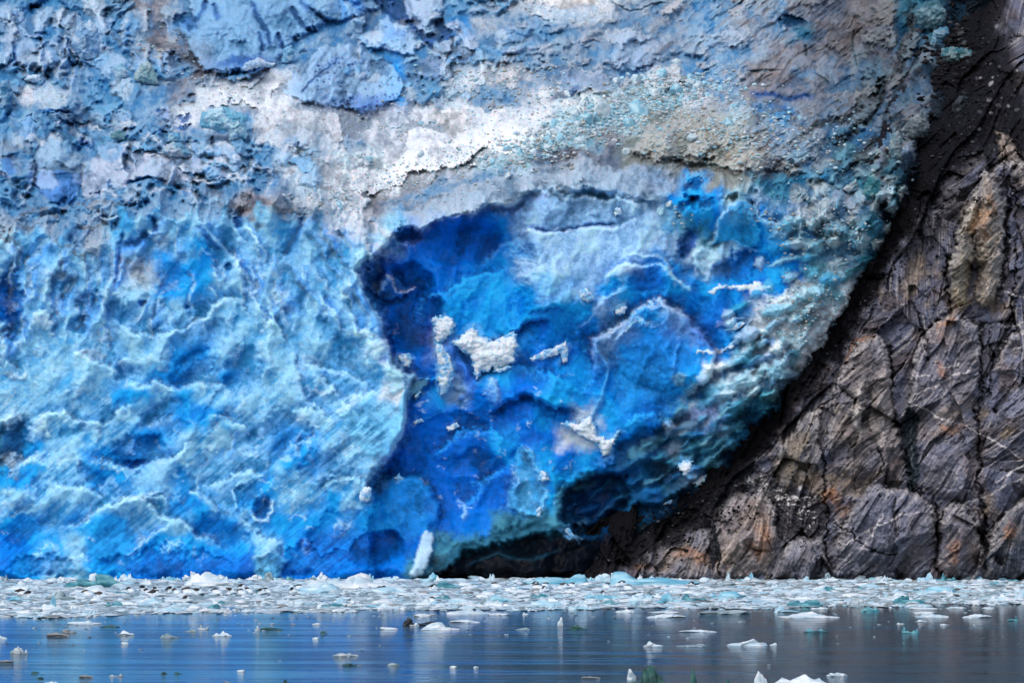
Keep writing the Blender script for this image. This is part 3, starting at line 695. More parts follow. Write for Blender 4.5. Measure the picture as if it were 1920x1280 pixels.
# pale blue blocks upper left
for x0, y0, r1, r2, an in ((30, 90, 30, 42, 0), (105, 105, 34, 44, 10), (60, 50, 26, 24, 0), (165, 80, 26, 40, -10), (210, 120, 34, 26, 20), (265, 130, 22, 22, 0), (20, 30, 26, 22, 0), (130, 40, 30, 18, 0), (190, 45, 18, 20, 0)):
    G.blob(x0, y0, r1, r2, an, -3.2, (0.30, 0.46, 0.68), 0.35, 0.5, 1.2, 1.2)
for pts in ([(0, 130), (28, 110), (32, 90), (30, 55)], [(30, 95), (35, 140)], [(70, 60), (82, 100), (70, 140)], [(130, 70), (120, 100), (140, 130)], [(60, 60), (100, 62)], [(55, 15), (65, 12), (75, 20)]):
    G.crack(pts, 1.6, 3, (0.01, 0.10, 0.38), 0.75)
G.blob(65, 14, 12, 8, 0, 2, (0.006, 0.08, 0.36), 0.9)
# the speckled dome
G.poly([(525, 165), (545, 140), (575, 110), (610, 88), (650, 82), (700, 100), (735, 120), (757, 150), (752, 180), (720, 200), (680, 207), (620, 198), (570, 190), (540, 178)], -1.0, (0.27, 0.45, 0.66), 0.75, 8, 0.8, 0.25, 4.5)
G.blob(680, 195, 70, 18, -2, 0, (0.05, 0.15, 0.48), 0.65, None, 0.6, 1.5)
G.crack([(640, 105), (610, 130), (590, 150), (560, 178)], 0.9, 2.5, (0.02, 0.12, 0.42), 0.8)
for q in range(9):
    x0 = 555 + q * 14; G.crack([(x0 + 40, 92 + q * 2), (x0 + 5, 125 + q * 2), (x0 - 12, 150)], 0.35, 2.2, (0.10, 0.22, 0.50), 0.45)
r2_ = random.Random(4)
for q in range(60):
    x0, y0 = r2_.uniform(590, 750), r2_.uniform(110, 195)
    G.blob(x0, y0, 2.5, 2.2, 0, 0.5, (0.03, 0.10, 0.34), 0.7, None, 2, 0.2)
# dark gap and towers beside the dome
G.poly([(690, 0), (760, -20), (775, 30), (800, 65), (830, 30), (840, 55), (850, 80), (895, 95), (880, 115), (820, 100), (770, 70), (750, 40), (720, 25)], 2.0, (0.012, 0.06, 0.24), 0.8, 8, 1.0)
G.poly([(672, 70), (700, 50), (728, 32), (748, 45), (770, 50), (778, 75), (775, 100), (740, 98), (700, 90)], -2.0, (0.30, 0.50, 0.72), 0.6, 6, 0.8, 0.5, 3.0)
G.poly([(745, -30), (830, -30), (828, 30), (800, 50), (782, 60), (765, 30)], -2.5, (0.32, 0.45, 0.62), 0.75, 5, 0.7, 0.4, 3.0)
G.poly([(812, 80), (845, 72), (895, 95), (880, 108), (840, 112), (812, 100)], -1.5, (0.30, 0.42, 0.56), 0.75, 5, 0.8, 0.5, 2.5)
G.poly([(835, 45), (860, 35), (898, 85), (880, 92), (848, 62)], -1.5, (0.46, 0.56, 0.70), 0.7, 4, 0.7, 0.5, 1.5)
G.blob(812, 130, 60, 22, -15, -1.5, (0.13, 0.23, 0.42), 0.6, None, 0.8, 1.6)
G.blob(1090, 150, 58, 28, 5, -3.5, (0.22, 0.32, 0.48), 0.7, 0.6, 1.2, 1.5)
G.blob(1190, 100, 50, 40, 0, -2.5, (0.25, 0.40, 0.60), 0.6, 0.6, 1.0, 1.5)
G.blob(1175, 70, 44, 18, 0, -2.5, (0.36, 0.46, 0.58), 0.6, 0.6, 1.0, 1.5)
G.blob(1060, 178, 40, 8, -20, 1.2, (0.02, 0.08, 0.24), 0.75)
G.blob(1210, 128, 30, 8, -15, 1.2, (0.02, 0.10, 0.30), 0.7)
G.blob(950, 80, 60, 30, 0, 1.0, (0.10, 0.26, 0.48), 0.5, None, 0.6, 2)
G.blob(1485, 40, 28, 9, 0, 2.0, (0.01, 0.10, 0.26), 0.9)
G.crack([(1405, 178), (1440, 176), (1475, 184), (1530, 182)], 1.4, 5, (0.006, 0.12, 0.46), 0.9)
G.crack([(1285, 105), (1325, 112)], 1.0, 5, (0.03, 0.2, 0.45), 0.6)
for pts in ([(1500, 55), (1595, 50), (1600, 85), (1608, 130)], [(1525, 135), (1560, 160)], [(1505, 85), (1512, 105)], [(1395, 135), (1470, 130)], [(1330, 40), (1370, 15), (1400, 0)], [(1140, 0), (1180, 20), (1260, 5)]):
    G.crack(pts[1:] if len(pts) > 3 else pts, 1.0, 2.0, (0.03, 0.08, 0.11), 0.8)
G.blob(1370, 80, 34, 26, 20, -2.0, (0.30, 0.40, 0.52), 0.6, 0.5, 1.2, 1.2)
# seracs in the middle left band
for pts, col, bu in (
    ([(62, 318), (62, 285), (75, 262), (100, 252), (125, 265), (142, 285), (150, 325), (110, 330)], (0.25, 0.40, 0.56), 2.5),
    ([(60, 320), (150, 326), (155, 345), (140, 375), (95, 378), (65, 350)], (0.03, 0.19, 0.58), 1.5),
    ([(155, 345), (170, 300), (185, 275), (210, 265), (245, 270), (258, 290), (255, 330), (235, 350), (160, 375)], (0.42, 0.48, 0.60), 2.0),
    ([(255, 330), (250, 285), (275, 278), (310, 290), (350, 325), (400, 340), (330, 345), (280, 335)], (0.44, 0.50, 0.62), 1.5),
    ([(300, 285), (345, 275), (375, 300), (430, 320), (440, 345), (400, 335), (350, 320)], (0.40, 0.46, 0.58), 1.5),
    ([(390, 250), (425, 248), (440, 290), (470, 325), (450, 330), (400, 300)], (0.40, 0.48, 0.60), 1.5),
    ([(545, 300), (570, 288), (590, 310), (575, 325)], (0.05, 0.30, 0.58), 1.0),
    ([(0, 300), (20, 290), (30, 325), (0, 340)], (0.02, 0.20, 0.58), 0.6),
    ([(35, 230), (60, 215), (72, 240), (50, 262), (40, 250)], (0.03, 0.22, 0.55), 1.0)):
    G.poly(pts, -1.2, col, 0.72, 4, 0.8, 0.45, bu)
for pts in ([(230, 345), (275, 335), (320, 342)], [(325, 350), (350, 362), (395, 372)], [(240, 275), (235, 320)], [(205, 338), (210, 360)], [(375, 330), (400, 312)]):
    G.crack(pts, 1.2, 3.5, (0.02, 0.18, 0.50), 0.8)
for x0, y0, rx, ry in ((215, 218, 22, 6), (232, 236, 14, 6), (310, 215, 18, 10), (345, 218, 10, 6), (130, 372, 22, 10), (165, 268, 12, 5), (305, 248, 8, 5), (350, 235, 16, 6), (60, 330, 12, 26), (180, 360, 8, 5), (20, 210, 14, 5), (140, 235, 40, 7), (110, 210, 30, 5)):
    G.blob(x0, y0, rx, ry, 0, 1.6, (0.01, 0.12, 0.48), 0.8, None, 0.9, 1.5)
# the ochre rubble mound
G.poly([(1180, 280), (1215, 235), (1270, 200), (1340, 180), (1420, 195), (1500, 225), (1560, 255), (1540, 290), (1500, 310), (1420, 325), (1340, 310), (1280, 300), (1220, 300)], -1.5, None, 1, 20, 1.2, None, 5.0)
for q in range(70):
    x0, y0 = r2_.gauss(1370, 90), r2_.gauss(255, 30)
    G.blob(x0, y0, r2_.uniform(4, 22), r2_.uniform(3, 8), r2_.uniform(-30, 20), 0.2, r2_.choice([(0.16, 0.13, 0.07), (0.25, 0.22, 0.15), (0.10, 0.09, 0.07)]), 0.45, None, 0.8, 2.0)
# ice teeth towards the rock, upper right
for q in range(26):
    t = r2_.random(); x0 = 1560 + 130 * t + r2_.uniform(-30, 30); y0 = 330 - 290 * t + r2_.uniform(-50, 60)
    G.blob(x0, y0, r2_.uniform(10, 20), r2_.uniform(18, 34), r2_.uniform(10, 35), -r2_.uniform(1.2, 2.4), r2_.choice([(0.26, 0.32, 0.36), (0.18, 0.30, 0.38), (0.30, 0.32, 0.33), (0.05, 0.20, 0.33)]), 0.55, 0.7, 1.2, 1.3)
# dirty ice band between rubble mound and the lip
G.poly([(750, 400), (850, 355), (960, 320), (1080, 300), (1160, 310), (1260, 320), (1270, 350), (1240, 385), (1100, 360), (1000, 352), (960, 385), (860, 402), (780, 430)], -1.0, (0.34, 0.44, 0.54), 0.55, 12, 1.4, 0.7, 1.5)
G.blob(1130, 365, 60, 12, 5, 1.0, (0.05, 0.25, 0.52), 0.6, None, 0.6, 1.5)
G.blob(1230, 335, 40, 22, 20, 0.5, (0.12, 0.26, 0.46), 0.6, None, 0.6, 1.5)

# broken blocks of the icefall
r9 = random.Random(90)


def block(cx, cy, rx, ry, an, bulge, tint, a, warp=0.6):
    n = r9.randint(5, 7); ph = r9.random() * 6
    ca, sa = math.cos(math.radians(an)), math.sin(math.radians(an)); out = []
    for i in range(n):
        t = ph + 2 * math.pi * i / n; k = r9.uniform(0.75, 1.1)
        x, y = rx * k * math.cos(t), ry * k * math.sin(t)
        out.append((cx + x * ca - y * sa, cy + x * sa + y * ca))
    G.poly(out, -0.15, tint, a, 6, warp, None, bulge * 1.25)


ICET = [(0.36, 0.50, 0.62), (0.26, 0.44, 0.60), (0.44, 0.55, 0.64), (0.12, 0.34, 0.56), (0.32, 0.38, 0.44), (0.06, 0.27, 0.50)]
for q in range(95):
    px, py = r9.uniform(-10, 620), r9.uniform(0, 395)
    if 330 < px < 600 and py < 130: continue
    if px > 400 and 125 < py < 235: continue
    k = 0.6 + 0.8 * r9.random()
    block(px, py, 25 * k, 21 * k, r9.uniform(-40, 40), r9.uniform(0.8, 2.2) * k, r9.choice(ICET), r9.uniform(0.25, 0.6))
for q in range(60):
    px, py = r9.uniform(640, 960), r9.uniform(-10, 180)
    block(px, py, r9.uniform(7, 18), r9.uniform(6, 14), r9.uniform(-30, 30), r9.uniform(0.5, 1.5), r9.choice(ICET), r9.uniform(0.3, 0.6))
for q in range(70):
    px, py = r9.uniform(950, 1420), r9.uniform(0, 190)
    block(px, py, r9.uniform(8, 26), r9.uniform(5, 11), r9.uniform(-35, -5), r9.uniform(0.3, 1.2), r9.choice([(0.40, 0.46, 0.54), (0.26, 0.36, 0.46), (0.36, 0.35, 0.35), (0.52, 0.52, 0.54)]), r9.uniform(0.2, 0.5), 1.3)
# shattered mix of white, cyan and blue beside the rock
for q in range(130):
    t = r9.random(); px = 1590 - 260 * t + r9.gauss(0, 48); py = 400 + 400 * t + r9.gauss(0, 48)
    if px > 1640 - (py - 400) * 0.55: continue
    c = r9.choice([(0.54, 0.70, 0.78), (0.34, 0.60, 0.70), (0.66, 0.74, 0.78), (0.05, 0.30, 0.50), (0.10, 0.40, 0.55), (0.012, 0.20, 0.48), (0.22, 0.46, 0.56), (0.04, 0.28, 0.40)])
    block(px, py, r9.uniform(12, 40), r9.uniform(7, 20), r9.uniform(-50, 0), r9.uniform(0.4, 1.4), c, r9.uniform(0.4, 0.75), 0.5)
for q in range(90):
    px, py = r9.uniform(1480, 1700), r9.uniform(290, 470)
    block(px, py, r9.uniform(8, 20), r9.uniform(8, 20), r9.uniform(-40, 40), r9.uniform(0.6, 1.6), r9.choice([(0.36, 0.46, 0.50), (0.20, 0.36, 0.44), (0.06, 0.24, 0.38), (0.30, 0.32, 0.32), (0.46, 0.52, 0.52)]), r9.uniform(0.35, 0.7), 0.8)
# wisps of white frost stuck on the alcove ice
for q in range(60):
    px, py = r9.uniform(760, 1080), r9.uniform(700, 960)
    G.blob(px, py, r9.uniform(2, 9), r9.uniform(1.5, 3), r9.uniform(-50, 0), -0.15, (0.35, 0.55, 0.80), 0.6, None, 0.8, 1.5)

# vertical flutes and pillars high on the front wall
for q in range(60):
    px = r9.uniform(0, 690); py = np.interp(px, LIPX, LIPY) + r9.uniform(5, 170)
    ln = r9.uniform(30, 90); sl = r9.uniform(-0.45, 0.1) if px < 380 else r9.uniform(0.1, 0.6)
    G.edge([(px, py), (px + sl * ln * 0.5 + r9.uniform(-4, 4), py + ln * 0.5), (px + sl * ln, py + ln)], r9.choice([-1, 1]) * r9.uniform(0.5, 1.2), r9.uniform(8, 18), crest=(0.45, 0.68, 0.88), cw=4, hollow=(0.015, 0.24, 0.72), hw=9)
# frost mottling
for q in range(260):
    px, py = r9.uniform(-10, 740), r9.uniform(470, 1060)
    if py > 960 and r9.random() < 0.6: continue
    G.blob(px, py, r9.uniform(4, 20), r9.uniform(3, 9), r9.uniform(-60, 20), -r9.uniform(0.05, 0.35), (0.50, 0.72, 0.90), r9.uniform(0.2, 0.5), None, 0.6, 2.2)
G.edge([(910, 715), (928, 712), (936, 745), (940, 760)], 0.8, 20, crest=CRL, cw=5)
G.blob(922, 740, 12, 24, -15, -0.4, (0.16, 0.42, 0.80), 0.6, None, 0.7, 1.2)
G.blob(895, 665, 60, 40, -20, -0.5, (0.05, 0.30, 0.78), 0.5, None, 0.6, 1.5)
G.blob(835, 690, 14, 50, -5, -0.4, (0.16, 0.45, 0.80), 0.5, None, 0.6, 1.5)

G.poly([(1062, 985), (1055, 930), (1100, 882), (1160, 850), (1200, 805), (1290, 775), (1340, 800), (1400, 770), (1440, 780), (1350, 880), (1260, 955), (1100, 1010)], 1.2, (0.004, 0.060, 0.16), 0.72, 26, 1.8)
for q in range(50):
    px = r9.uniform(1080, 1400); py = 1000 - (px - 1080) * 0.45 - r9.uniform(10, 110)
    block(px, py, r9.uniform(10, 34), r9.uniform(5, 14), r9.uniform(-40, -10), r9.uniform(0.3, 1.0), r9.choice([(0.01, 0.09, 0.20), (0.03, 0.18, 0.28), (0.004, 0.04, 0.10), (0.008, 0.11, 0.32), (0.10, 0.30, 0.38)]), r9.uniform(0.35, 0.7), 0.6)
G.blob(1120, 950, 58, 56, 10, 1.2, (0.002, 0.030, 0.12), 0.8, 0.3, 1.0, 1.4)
SNOW = (
    ([(807, 600), (812, 592), (830, 588), (850, 595), (858, 605), (852, 625), (835, 640), (818, 650), (812, 625)], 'knobbly white snow clump, topmost on the deep blue alcove wall', 1.0),
    ([(815, 640), (828, 645), (842, 665), (852, 690), (850, 712), (838, 735), (825, 745), (820, 700), (818, 665)], 'drooping white snow strip under the knobbly clump', 0.7),
    ([(843, 642), (868, 624), (888, 606), (900, 625), (925, 636), (968, 617), (974, 648), (967, 682), (932, 694), (906, 700), (894, 716), (884, 692), (880, 668), (860, 655)], 'broad frosted ice ledge with a jagged outline in the alcove', 1.3),
    ([(920, 695), (955, 683), (962, 690), (935, 700)], 'small slanting snow sliver below the broad frosted ledge', 0.4),
    ([(990, 672), (1015, 658), (1048, 645), (1062, 638), (1068, 658), (1064, 680), (1055, 682), (1050, 664), (1020, 675), (1000, 678)], 'bent white snow bar with an upright end', 0.5),
    ([(1047, 795), (1060, 788), (1085, 790), (1105, 770), (1118, 790), (1125, 815), (1145, 822), (1160, 800), (1166, 810), (1155, 830), (1148, 850), (1130, 860), (1118, 835), (1090, 822), (1070, 808)], 'large lacy white snow mass hanging in the lower alcove', 1.2),
    ([(1268, 870), (1280, 860), (1298, 860), (1302, 872), (1295, 895), (1285, 895), (1270, 885)], 'round white snow clump, upper of two by the black gully', 0.9),
    ([(1295, 905), (1310, 885), (1325, 885), (1335, 895), (1325, 905), (1305, 915)], 'flatter white snow clump, lower of two by the black gully', 0.8),
    ([(1240, 940), (1265, 934), (1258, 945), (1242, 948)], 'small snow scrap above the black gully', 0.4),
    ([(1048, 990), (1065, 988), (1085, 1008), (1070, 1008)], 'slanting pale ice splinter at the cave foot', 0.5),
    ([(745, 665), (768, 660), (775, 672), (770, 690), (752, 688)], 'grey white snow lump stuck on the alcove rim', 0.7),
    ([(672, 925), (680, 910), (698, 912), (698, 930), (690, 942), (676, 942)], 'oval white snow lump low on the front wall', 0.7),
    ([(738, 895), (748, 886), (758, 898), (745, 903)], 'small snow tuft on the rounded blue lobe', 0.4),
    ([(1152, 575), (1170, 560), (1178, 575), (1168, 590), (1155, 592)], 'dirty snow tuft beside the crest of the round lobe', 0.5),
    ([(1005, 900), (1016, 880), (1028, 885), (1030, 900), (1018, 905)], 'snow tuft at the edge of the glassy pillar', 0.5),
    ([(1005, 955), (1015, 945), (1016, 970), (1006, 968)], 'snow patch at the foot of the glassy pillar', 0.4),
    ([(1085, 545), (1098, 538), (1110, 548), (1118, 562), (1100, 568), (1088, 560)], 'pale ice nodule below the frosted plate', 0.6),
    ([(1150, 390), (1165, 388), (1168, 402), (1152, 408)], 'buff coloured ice lump on the frosted plate', 0.5),
    ([(1365, 615), (1390, 600), (1400, 606), (1385, 618), (1355, 622)], 'pale ledge between blue slopes by the white rubble', 0.5),
    ([(1350, 660), (1378, 635), (1390, 638), (1372, 655)], 'narrow slanting white ledge below the pale ledge', 0.5),
    ([(770, 790), (790, 782), (795, 790), (778, 798)], 'small white scrap under the alcove rim', 0.3),
    ([(835, 800), (858, 790), (862, 800), (840, 812)], 'soft white scrap in the middle of the lower alcove', 0.3),
    ([(775, 745), (785, 730), (792, 735), (780, 752)], 'small pale shard beside the alcove rim', 0.3))
for pts, lab, th in SNOW:
    G.poly(pts, -0.25, (0.16, 0.44, 0.78), 0.6, 12, 1.6)
# bands of dirty turquoise ice along the rock
for q in range(60):
    t = r9.random()
    px = np.interp(t, [0, 0.2, 0.45, 0.7, 1], [1340, 1460, 1580, 1670, 1720]) + r9.gauss(-18, 20); py = np.interp(t, [0, 0.2, 0.45, 0.7, 1], [850, 730, 560, 380, 150]) + r9.gauss(0, 14)
    block(px, py, r9.uniform(8, 26), r9.uniform(6, 15), r9.uniform(-60, -20), r9.uniform(0.2, 0.9), r9.choice([(0.03, 0.16, 0.22), (0.02, 0.10, 0.15), (0.06, 0.24, 0.30), (0.012, 0.03, 0.045), (0.16, 0.30, 0.36)]), r9.uniform(0.4, 0.8), 1.0)

G.poly([(742, 762), (755, 735), (785, 712), (802, 702), (798, 722), (772, 748), (752, 775)], -1.2, (0.16, 0.46, 0.66), 0.85, 4, 0.8)
G.poly([(735, 660), (750, 690), (775, 700), (790, 705), (760, 730), (735, 740), (720, 700)], -1.2, (0.30, 0.60, 0.78), 0.7, 8, 1.0)
G.poly([(640, 770), (700, 740), (745, 760), (755, 800), (730, 850), (690, 860), (650, 820)], -0.8, (0.10, 0.45, 0.76), 0.55, 16, 1.5)
# folded dark seams rising to the rock
for pts in ([(1550, 290), (1600, 250), (1640, 190), (1680, 120), (1705, 60), (1720, -10)], [(1585, 320), (1630, 270), (1670, 200), (1700, 130), (1730, 80)], [(1500, 250), (1560, 235), (1610, 200), (1650, 150)], [(1620, 360), (1650, 310), (1680, 260), (1700, 210)]):
    G.crack(pts, 2.0, 7, (0.020, 0.018, 0.020), 0.8, 0.1, 1.8)
    G.edge(pts, -1.4, 26, crest=(0.22, 0.26, 0.28), cw=6, warp=1.8)

# leaning towers of the icefall, each with a dense blue crevasse beside it
for q in range(46):
    if q < 26: px, py = r9.uniform(-5, 330), r9.uniform(5, 120)
    elif q < 40: px, py = r9.uniform(-5, 560), r9.uniform(225, 350)
    else: px, py = r9.uniform(640, 900), r9.uniform(0, 120)
    ln = r9.uniform(24, 62); sl = r9.uniform(-0.5, 0.5)
    pts = [(px, py), (px + sl * ln * 0.4 + r9.uniform(-5, 5), py + ln * 0.5), (px + sl * ln, py + ln)]
    G.edge(pts, r9.choice([-1, 1]) * r9.uniform(1.4, 3.0), r9.uniform(12, 26), crest=(0.52, 0.62, 0.72), cw=5, hollow=(0.02, 0.17, 0.42), hw=8, rec=0.7, warp=0.7)
for q in range(30):
    px, py = r9.uniform(-5, 560), r9.uniform(230, 380)
    w = r9.uniform(20, 60)
    G.edge([(px, py), (px + w * 0.3, py - w * r9.uniform(0.1, 0.35)), (px + w * 0.7, py - w * r9.uniform(0.0, 0.3)), (px + w, py + w * r9.uniform(0, 0.2))], r9.uniform(1.0, 2.2), r9.uniform(10, 20), crest=(0.55, 0.58, 0.62), cw=4, hollow=(0.05, 0.22, 0.45), hw=7, warp=0.8)

for pts in ([(800, 560), (870, 545), (960, 520)], [(820, 520), (900, 512), (980, 515)], [(930, 560), (1010, 640), (1080, 700)], [(1150, 640), (1160, 720), (1140, 790)], [(860, 780), (940, 760), (1010, 800)], [(1180, 720), (1230, 760), (1290, 760)], [(760, 800), (830, 770), (880, 740)]):
    G.crack(pts, 0.25, 1.6, (0.03, 0.30, 0.70), 0.5, 0.3, 1.0)
for pts, A_ in (([(770, 620), (800, 560), (880, 520), (960, 500)], 1.0), ([(870, 720), (930, 690), (1010, 690), (1080, 730)], 1.0), ([(800, 860), (850, 810), (930, 800), (960, 840)], 1.2), ([(1040, 640), (1090, 620), (1110, 700), (1090, 760)], -1.0), ([(860, 950), (900, 900), (950, 880)], 1.0), ([(1160, 800), (1200, 770), (1280, 780)], 1.0)):
    G.edge(pts, A_ * 0.7, 40, crest=(0.03, 0.36, 0.82), cw=9, hollow=(0.001, 0.12, 0.56), hw=22, rec=0.5, warp=1.6)

# terraces: the icefall steps back in risers and treads
tw = upw * sst(0.5, 0.85, G.R) * (1 - 0.75 * sst(930, 1150, X)) * sst(-0.6, 0.1, fbm(X / 120, Y / 60, 3, 420))
gate = 1 - sst(0, 30, poly_sd(X, Y, [(330, -80), (700, -80), (740, 0), (790, 60), (775, 210), (520, 215), (500, 140), (370, 140), (330, 60)])) * 0.92
tw = tw * gate
dia = 0.25 * X * sst(0, 300, X) * (1 - sst(300, 700, X))
tph = (up + 0.18 * X + 46 * fbm(X / 110, Y / 80, 3, 421) + 16 * fbm(X / 28, Y / 30, 3, 422)) / 46
fr = tph - np.floor(tph)
tread = sst(0.55, 0.98, fr)
G.D += tw * 5.5 * (tread - fr)
tph2 = (up - 0.25 * X + 14 * fbm(X / 50, Y / 34, 3, 423) + 8 * fbm(X / 14, Y / 16, 2, 424)) / 21
fr2 = tph2 - np.floor(tph2)
tread2 = sst(0.5, 0.98, fr2)
G.D += tw * 1.9 * (tread2 - fr2)
# leaning cracks through the terraces
ck = ridged((G.wx - 0.35 * G.wy) / 34, G.wy / 90, 3, 431)
G.D += tw * 1.0 * sst(0.72, 0.9, ck)
lwb = (1 - upw) * (1 - 0.75 * sst(1330, 1450, X)) * 0.85
G.D = G.D * (1 - 0.75 * lwb - 0.25 * upw) + blur(blur(G.D, 2), 1) * 0.75 * lwb + blur(G.D, 1) * 0.25 * upw
lw = (1 - upw) * leftw
G.D = G.D * (1 - 0.10 * lw)

# ---- resolve the glacier surface
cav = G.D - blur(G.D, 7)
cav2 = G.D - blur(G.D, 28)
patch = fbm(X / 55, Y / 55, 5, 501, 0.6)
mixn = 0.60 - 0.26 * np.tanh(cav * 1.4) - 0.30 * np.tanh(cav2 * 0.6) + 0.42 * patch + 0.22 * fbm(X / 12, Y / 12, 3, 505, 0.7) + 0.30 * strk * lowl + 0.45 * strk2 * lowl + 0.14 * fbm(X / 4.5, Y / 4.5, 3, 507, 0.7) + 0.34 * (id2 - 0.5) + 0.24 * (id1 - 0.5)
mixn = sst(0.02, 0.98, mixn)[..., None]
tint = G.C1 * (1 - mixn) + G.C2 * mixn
# risers are dense blue ice, treads carry snow and grit
ris = (tw * (1 - tread) * sst(0.05, 0.35, fr) * 0.55 + tw * (1 - tread2) * 0.30)[..., None]
tint = tint * (1 - ris) + np.array([0.06, 0.24, 0.46], np.float32) * ris
crk = (tw * sst(0.76, 0.9, ck) * 0.7)[..., None]
tint = tint * (1 - crk) + np.array([0.015, 0.13, 0.36], np.float32) * crk
# dirt caught on the icefall
dirtn = sst(0.18, 0.75, fbm(X / 60, Y / 26, 6, 521, 0.65)) * upw * 0.55 * (1 - np.clip(G.over * 0.5, 0, 1))
dirtl = sst(0.80, 0.97, ridged(G.wx / 60, G.wy / 26, 4, 531)) * upw * 0.6
# sheared dirt streaks rising towards the rock
ua = X * 0.80 - Y * 0.60; va = X * 0.60 + Y * 0.80
shz = sst(980, 1450, X) * upw * (1 - RUB * 0.6)
st1 = sst(0.05, 0.5, fbm(va / 9 + 0.8 * fbm(X / 60, Y / 60, 3, 561), ua / 70, 5, 562, 0.65) + 0.10)
st2 = sst(0.10, 0.5, fbm(va / 28, ua / 120, 4, 563, 0.6))
flk = sst(0.2, 0.5, fbm(X / 6, Y / 4.5, 3, 564, 0.7)) * 0.4 * upw
sx1 = shz * (0.85 * st1 + 0.5 * st2)
G.D = G.D + shz * (0.8 * st1 - 0.4 + 0.5 * st2)
edl = tw * (np.exp(-((fr - 0.66) / 0.05) ** 2) * 0.45 * sst(-0.1, 0.4, patch))
dm = np.clip(edl + dirtn + dirtl + sx1 + flk, 0, 0.85)[..., None] * sst(0.1, 0.4, tint[..., 0:1])
tint = tint * (1 - dm) + np.array([0.20, 0.17, 0.16], np.float32) * dm
ov = np.clip(G.over, 0, 1)
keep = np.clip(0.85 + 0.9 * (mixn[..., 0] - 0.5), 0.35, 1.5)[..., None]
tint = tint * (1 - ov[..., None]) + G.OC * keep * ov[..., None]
tint *= (1 + 0.09 * fbm(X / 3.2, Y / 3.2, 2, 541) + 0.10 * fbm(X / 9, Y / 9, 3, 543))[..., None]
# dirt and painted shade darken the tint of the shear margin towards the rock
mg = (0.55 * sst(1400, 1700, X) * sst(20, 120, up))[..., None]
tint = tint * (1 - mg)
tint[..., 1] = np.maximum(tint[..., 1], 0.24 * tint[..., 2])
tint = np.clip(tint, 0.001, 0.93)
GY = BASE + G.D + 1.6 * sst(1066, 1086, Y + 8 * fbm(X / 40, Y / 40, 3, 557))

# contact with the rock: beyond it the ice dives behind
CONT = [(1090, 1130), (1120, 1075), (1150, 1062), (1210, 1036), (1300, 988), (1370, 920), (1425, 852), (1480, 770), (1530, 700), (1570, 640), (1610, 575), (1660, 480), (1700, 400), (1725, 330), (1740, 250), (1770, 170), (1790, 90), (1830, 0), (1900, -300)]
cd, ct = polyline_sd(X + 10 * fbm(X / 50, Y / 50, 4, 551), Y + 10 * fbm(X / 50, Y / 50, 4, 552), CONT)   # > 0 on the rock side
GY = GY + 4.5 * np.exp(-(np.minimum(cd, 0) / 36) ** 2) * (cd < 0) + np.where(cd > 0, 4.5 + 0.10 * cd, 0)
bk_ = (0.92 * sst(-34, -2, cd + 20 * fbm(X / 26, Y / 26, 4, 555)))[..., None]  # shadow along the rock contact, painted into the ice tint as a black band
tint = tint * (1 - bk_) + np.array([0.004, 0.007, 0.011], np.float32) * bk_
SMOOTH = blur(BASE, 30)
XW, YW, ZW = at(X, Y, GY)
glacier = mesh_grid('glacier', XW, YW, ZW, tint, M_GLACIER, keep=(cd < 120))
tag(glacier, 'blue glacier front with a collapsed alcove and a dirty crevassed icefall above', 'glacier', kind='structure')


def depth_at(px, py, arr=None):
    arr = GY if arr is None else arr
    i = int(np.clip(np.searchsorted(gy, py), 0, len(gy) - 1)); j = int(np.clip(np.searchsorted(gx, px), 0, len(gx) - 1))
    return float(arr[i, j])


# ------------------------------------------------------------------ rock cliff
gxr = np.concatenate([np.arange(860, 1945, 1.5), np.arange(1945, 2400, 7)])
gyr = gy
Rk = Sheet(gxr, gyr)
A, B = Rk.X, Rk.Y
cdr, ctr = polyline_sd(A + 10 * fbm(A / 50, B / 50, 4, 551), B + 10 * fbm(A / 50, B / 50, 4, 552), CONT)
j0 = np.searchsorted(gx, gxr); j0 = np.clip(j0, 0, len(gx) - 1)
base_r = SMOOTH[:, j0]
base_r = blur(base_r, 40)
# the rock slope keeps its own lean towards the top
lean = np.interp(B.ravel(), [-280, 0, 300, 600, 900, 1126], [590, 552, 530, 515, 504, 500]).reshape(B.shape)
k_ = sst(0, 260, cdr)
RB = base_r * (1 - k_) + lean * k_ - 0.030 * np.clip(cdr, 0, 400) + np.where(cdr < 0, -0.06 * cdr, 0) + 1.2 * np.exp(-(cdr / 22) ** 2)
# foliation runs steeply, leaning to the upper right, curving near the water
ang = 0.42 + 0.30 * fbm(A / 420, B / 420, 2, 601) + 0.22 * sst(700, 1050, B)
wu = A + 14 * fbm(A / 200, B / 200, 3, 602); wv = B + 14 * fbm(A / 200, B / 200, 3, 603)
ca = np.float32(math.cos(0.50)); sa = np.float32(math.sin(0.50))
u = wu * ca + wv * sa; v = -wu * sa + wv * ca       # v along the foliation (down-left), u across
u = u + 18 * fbm(A / 260, B / 260, 2, 605)
q1, r1, i1, en1 = cells(u / 78, v / 170, 611, 1.1, 1.5)
da = (i1 - 0.5) * 0.9
uu = u * np.cos(da) + v * np.sin(da); vv_ = -u * np.sin(da) + v * np.cos(da)
u, v = uu, vv_
q2, r2c, i2, en2 = cells(u / 30, v / 84, 621, 1.1, 1.3)
q3, r3, i3, en3 = cells(u / 11, v / 30, 631, 1.1, 1.1)
lay = fbm(u / 5.0, v / 90, 5, 641, 0.7)
lay2 = ridged(u / 16, v / 170, 4, 651)
crag = ridged(A / 70, B / 70, 5, 661, 0.55)
rd = -(q1 * 3.0 + q2 * 1.7 + q3 * 0.5) - 0.26 * lay - 0.2 * (lay2 - 0.4) - 0.9 * (crag - 0.4) - 0.5 * fbm(A / 14, B / 14, 5, 671, 0.6)
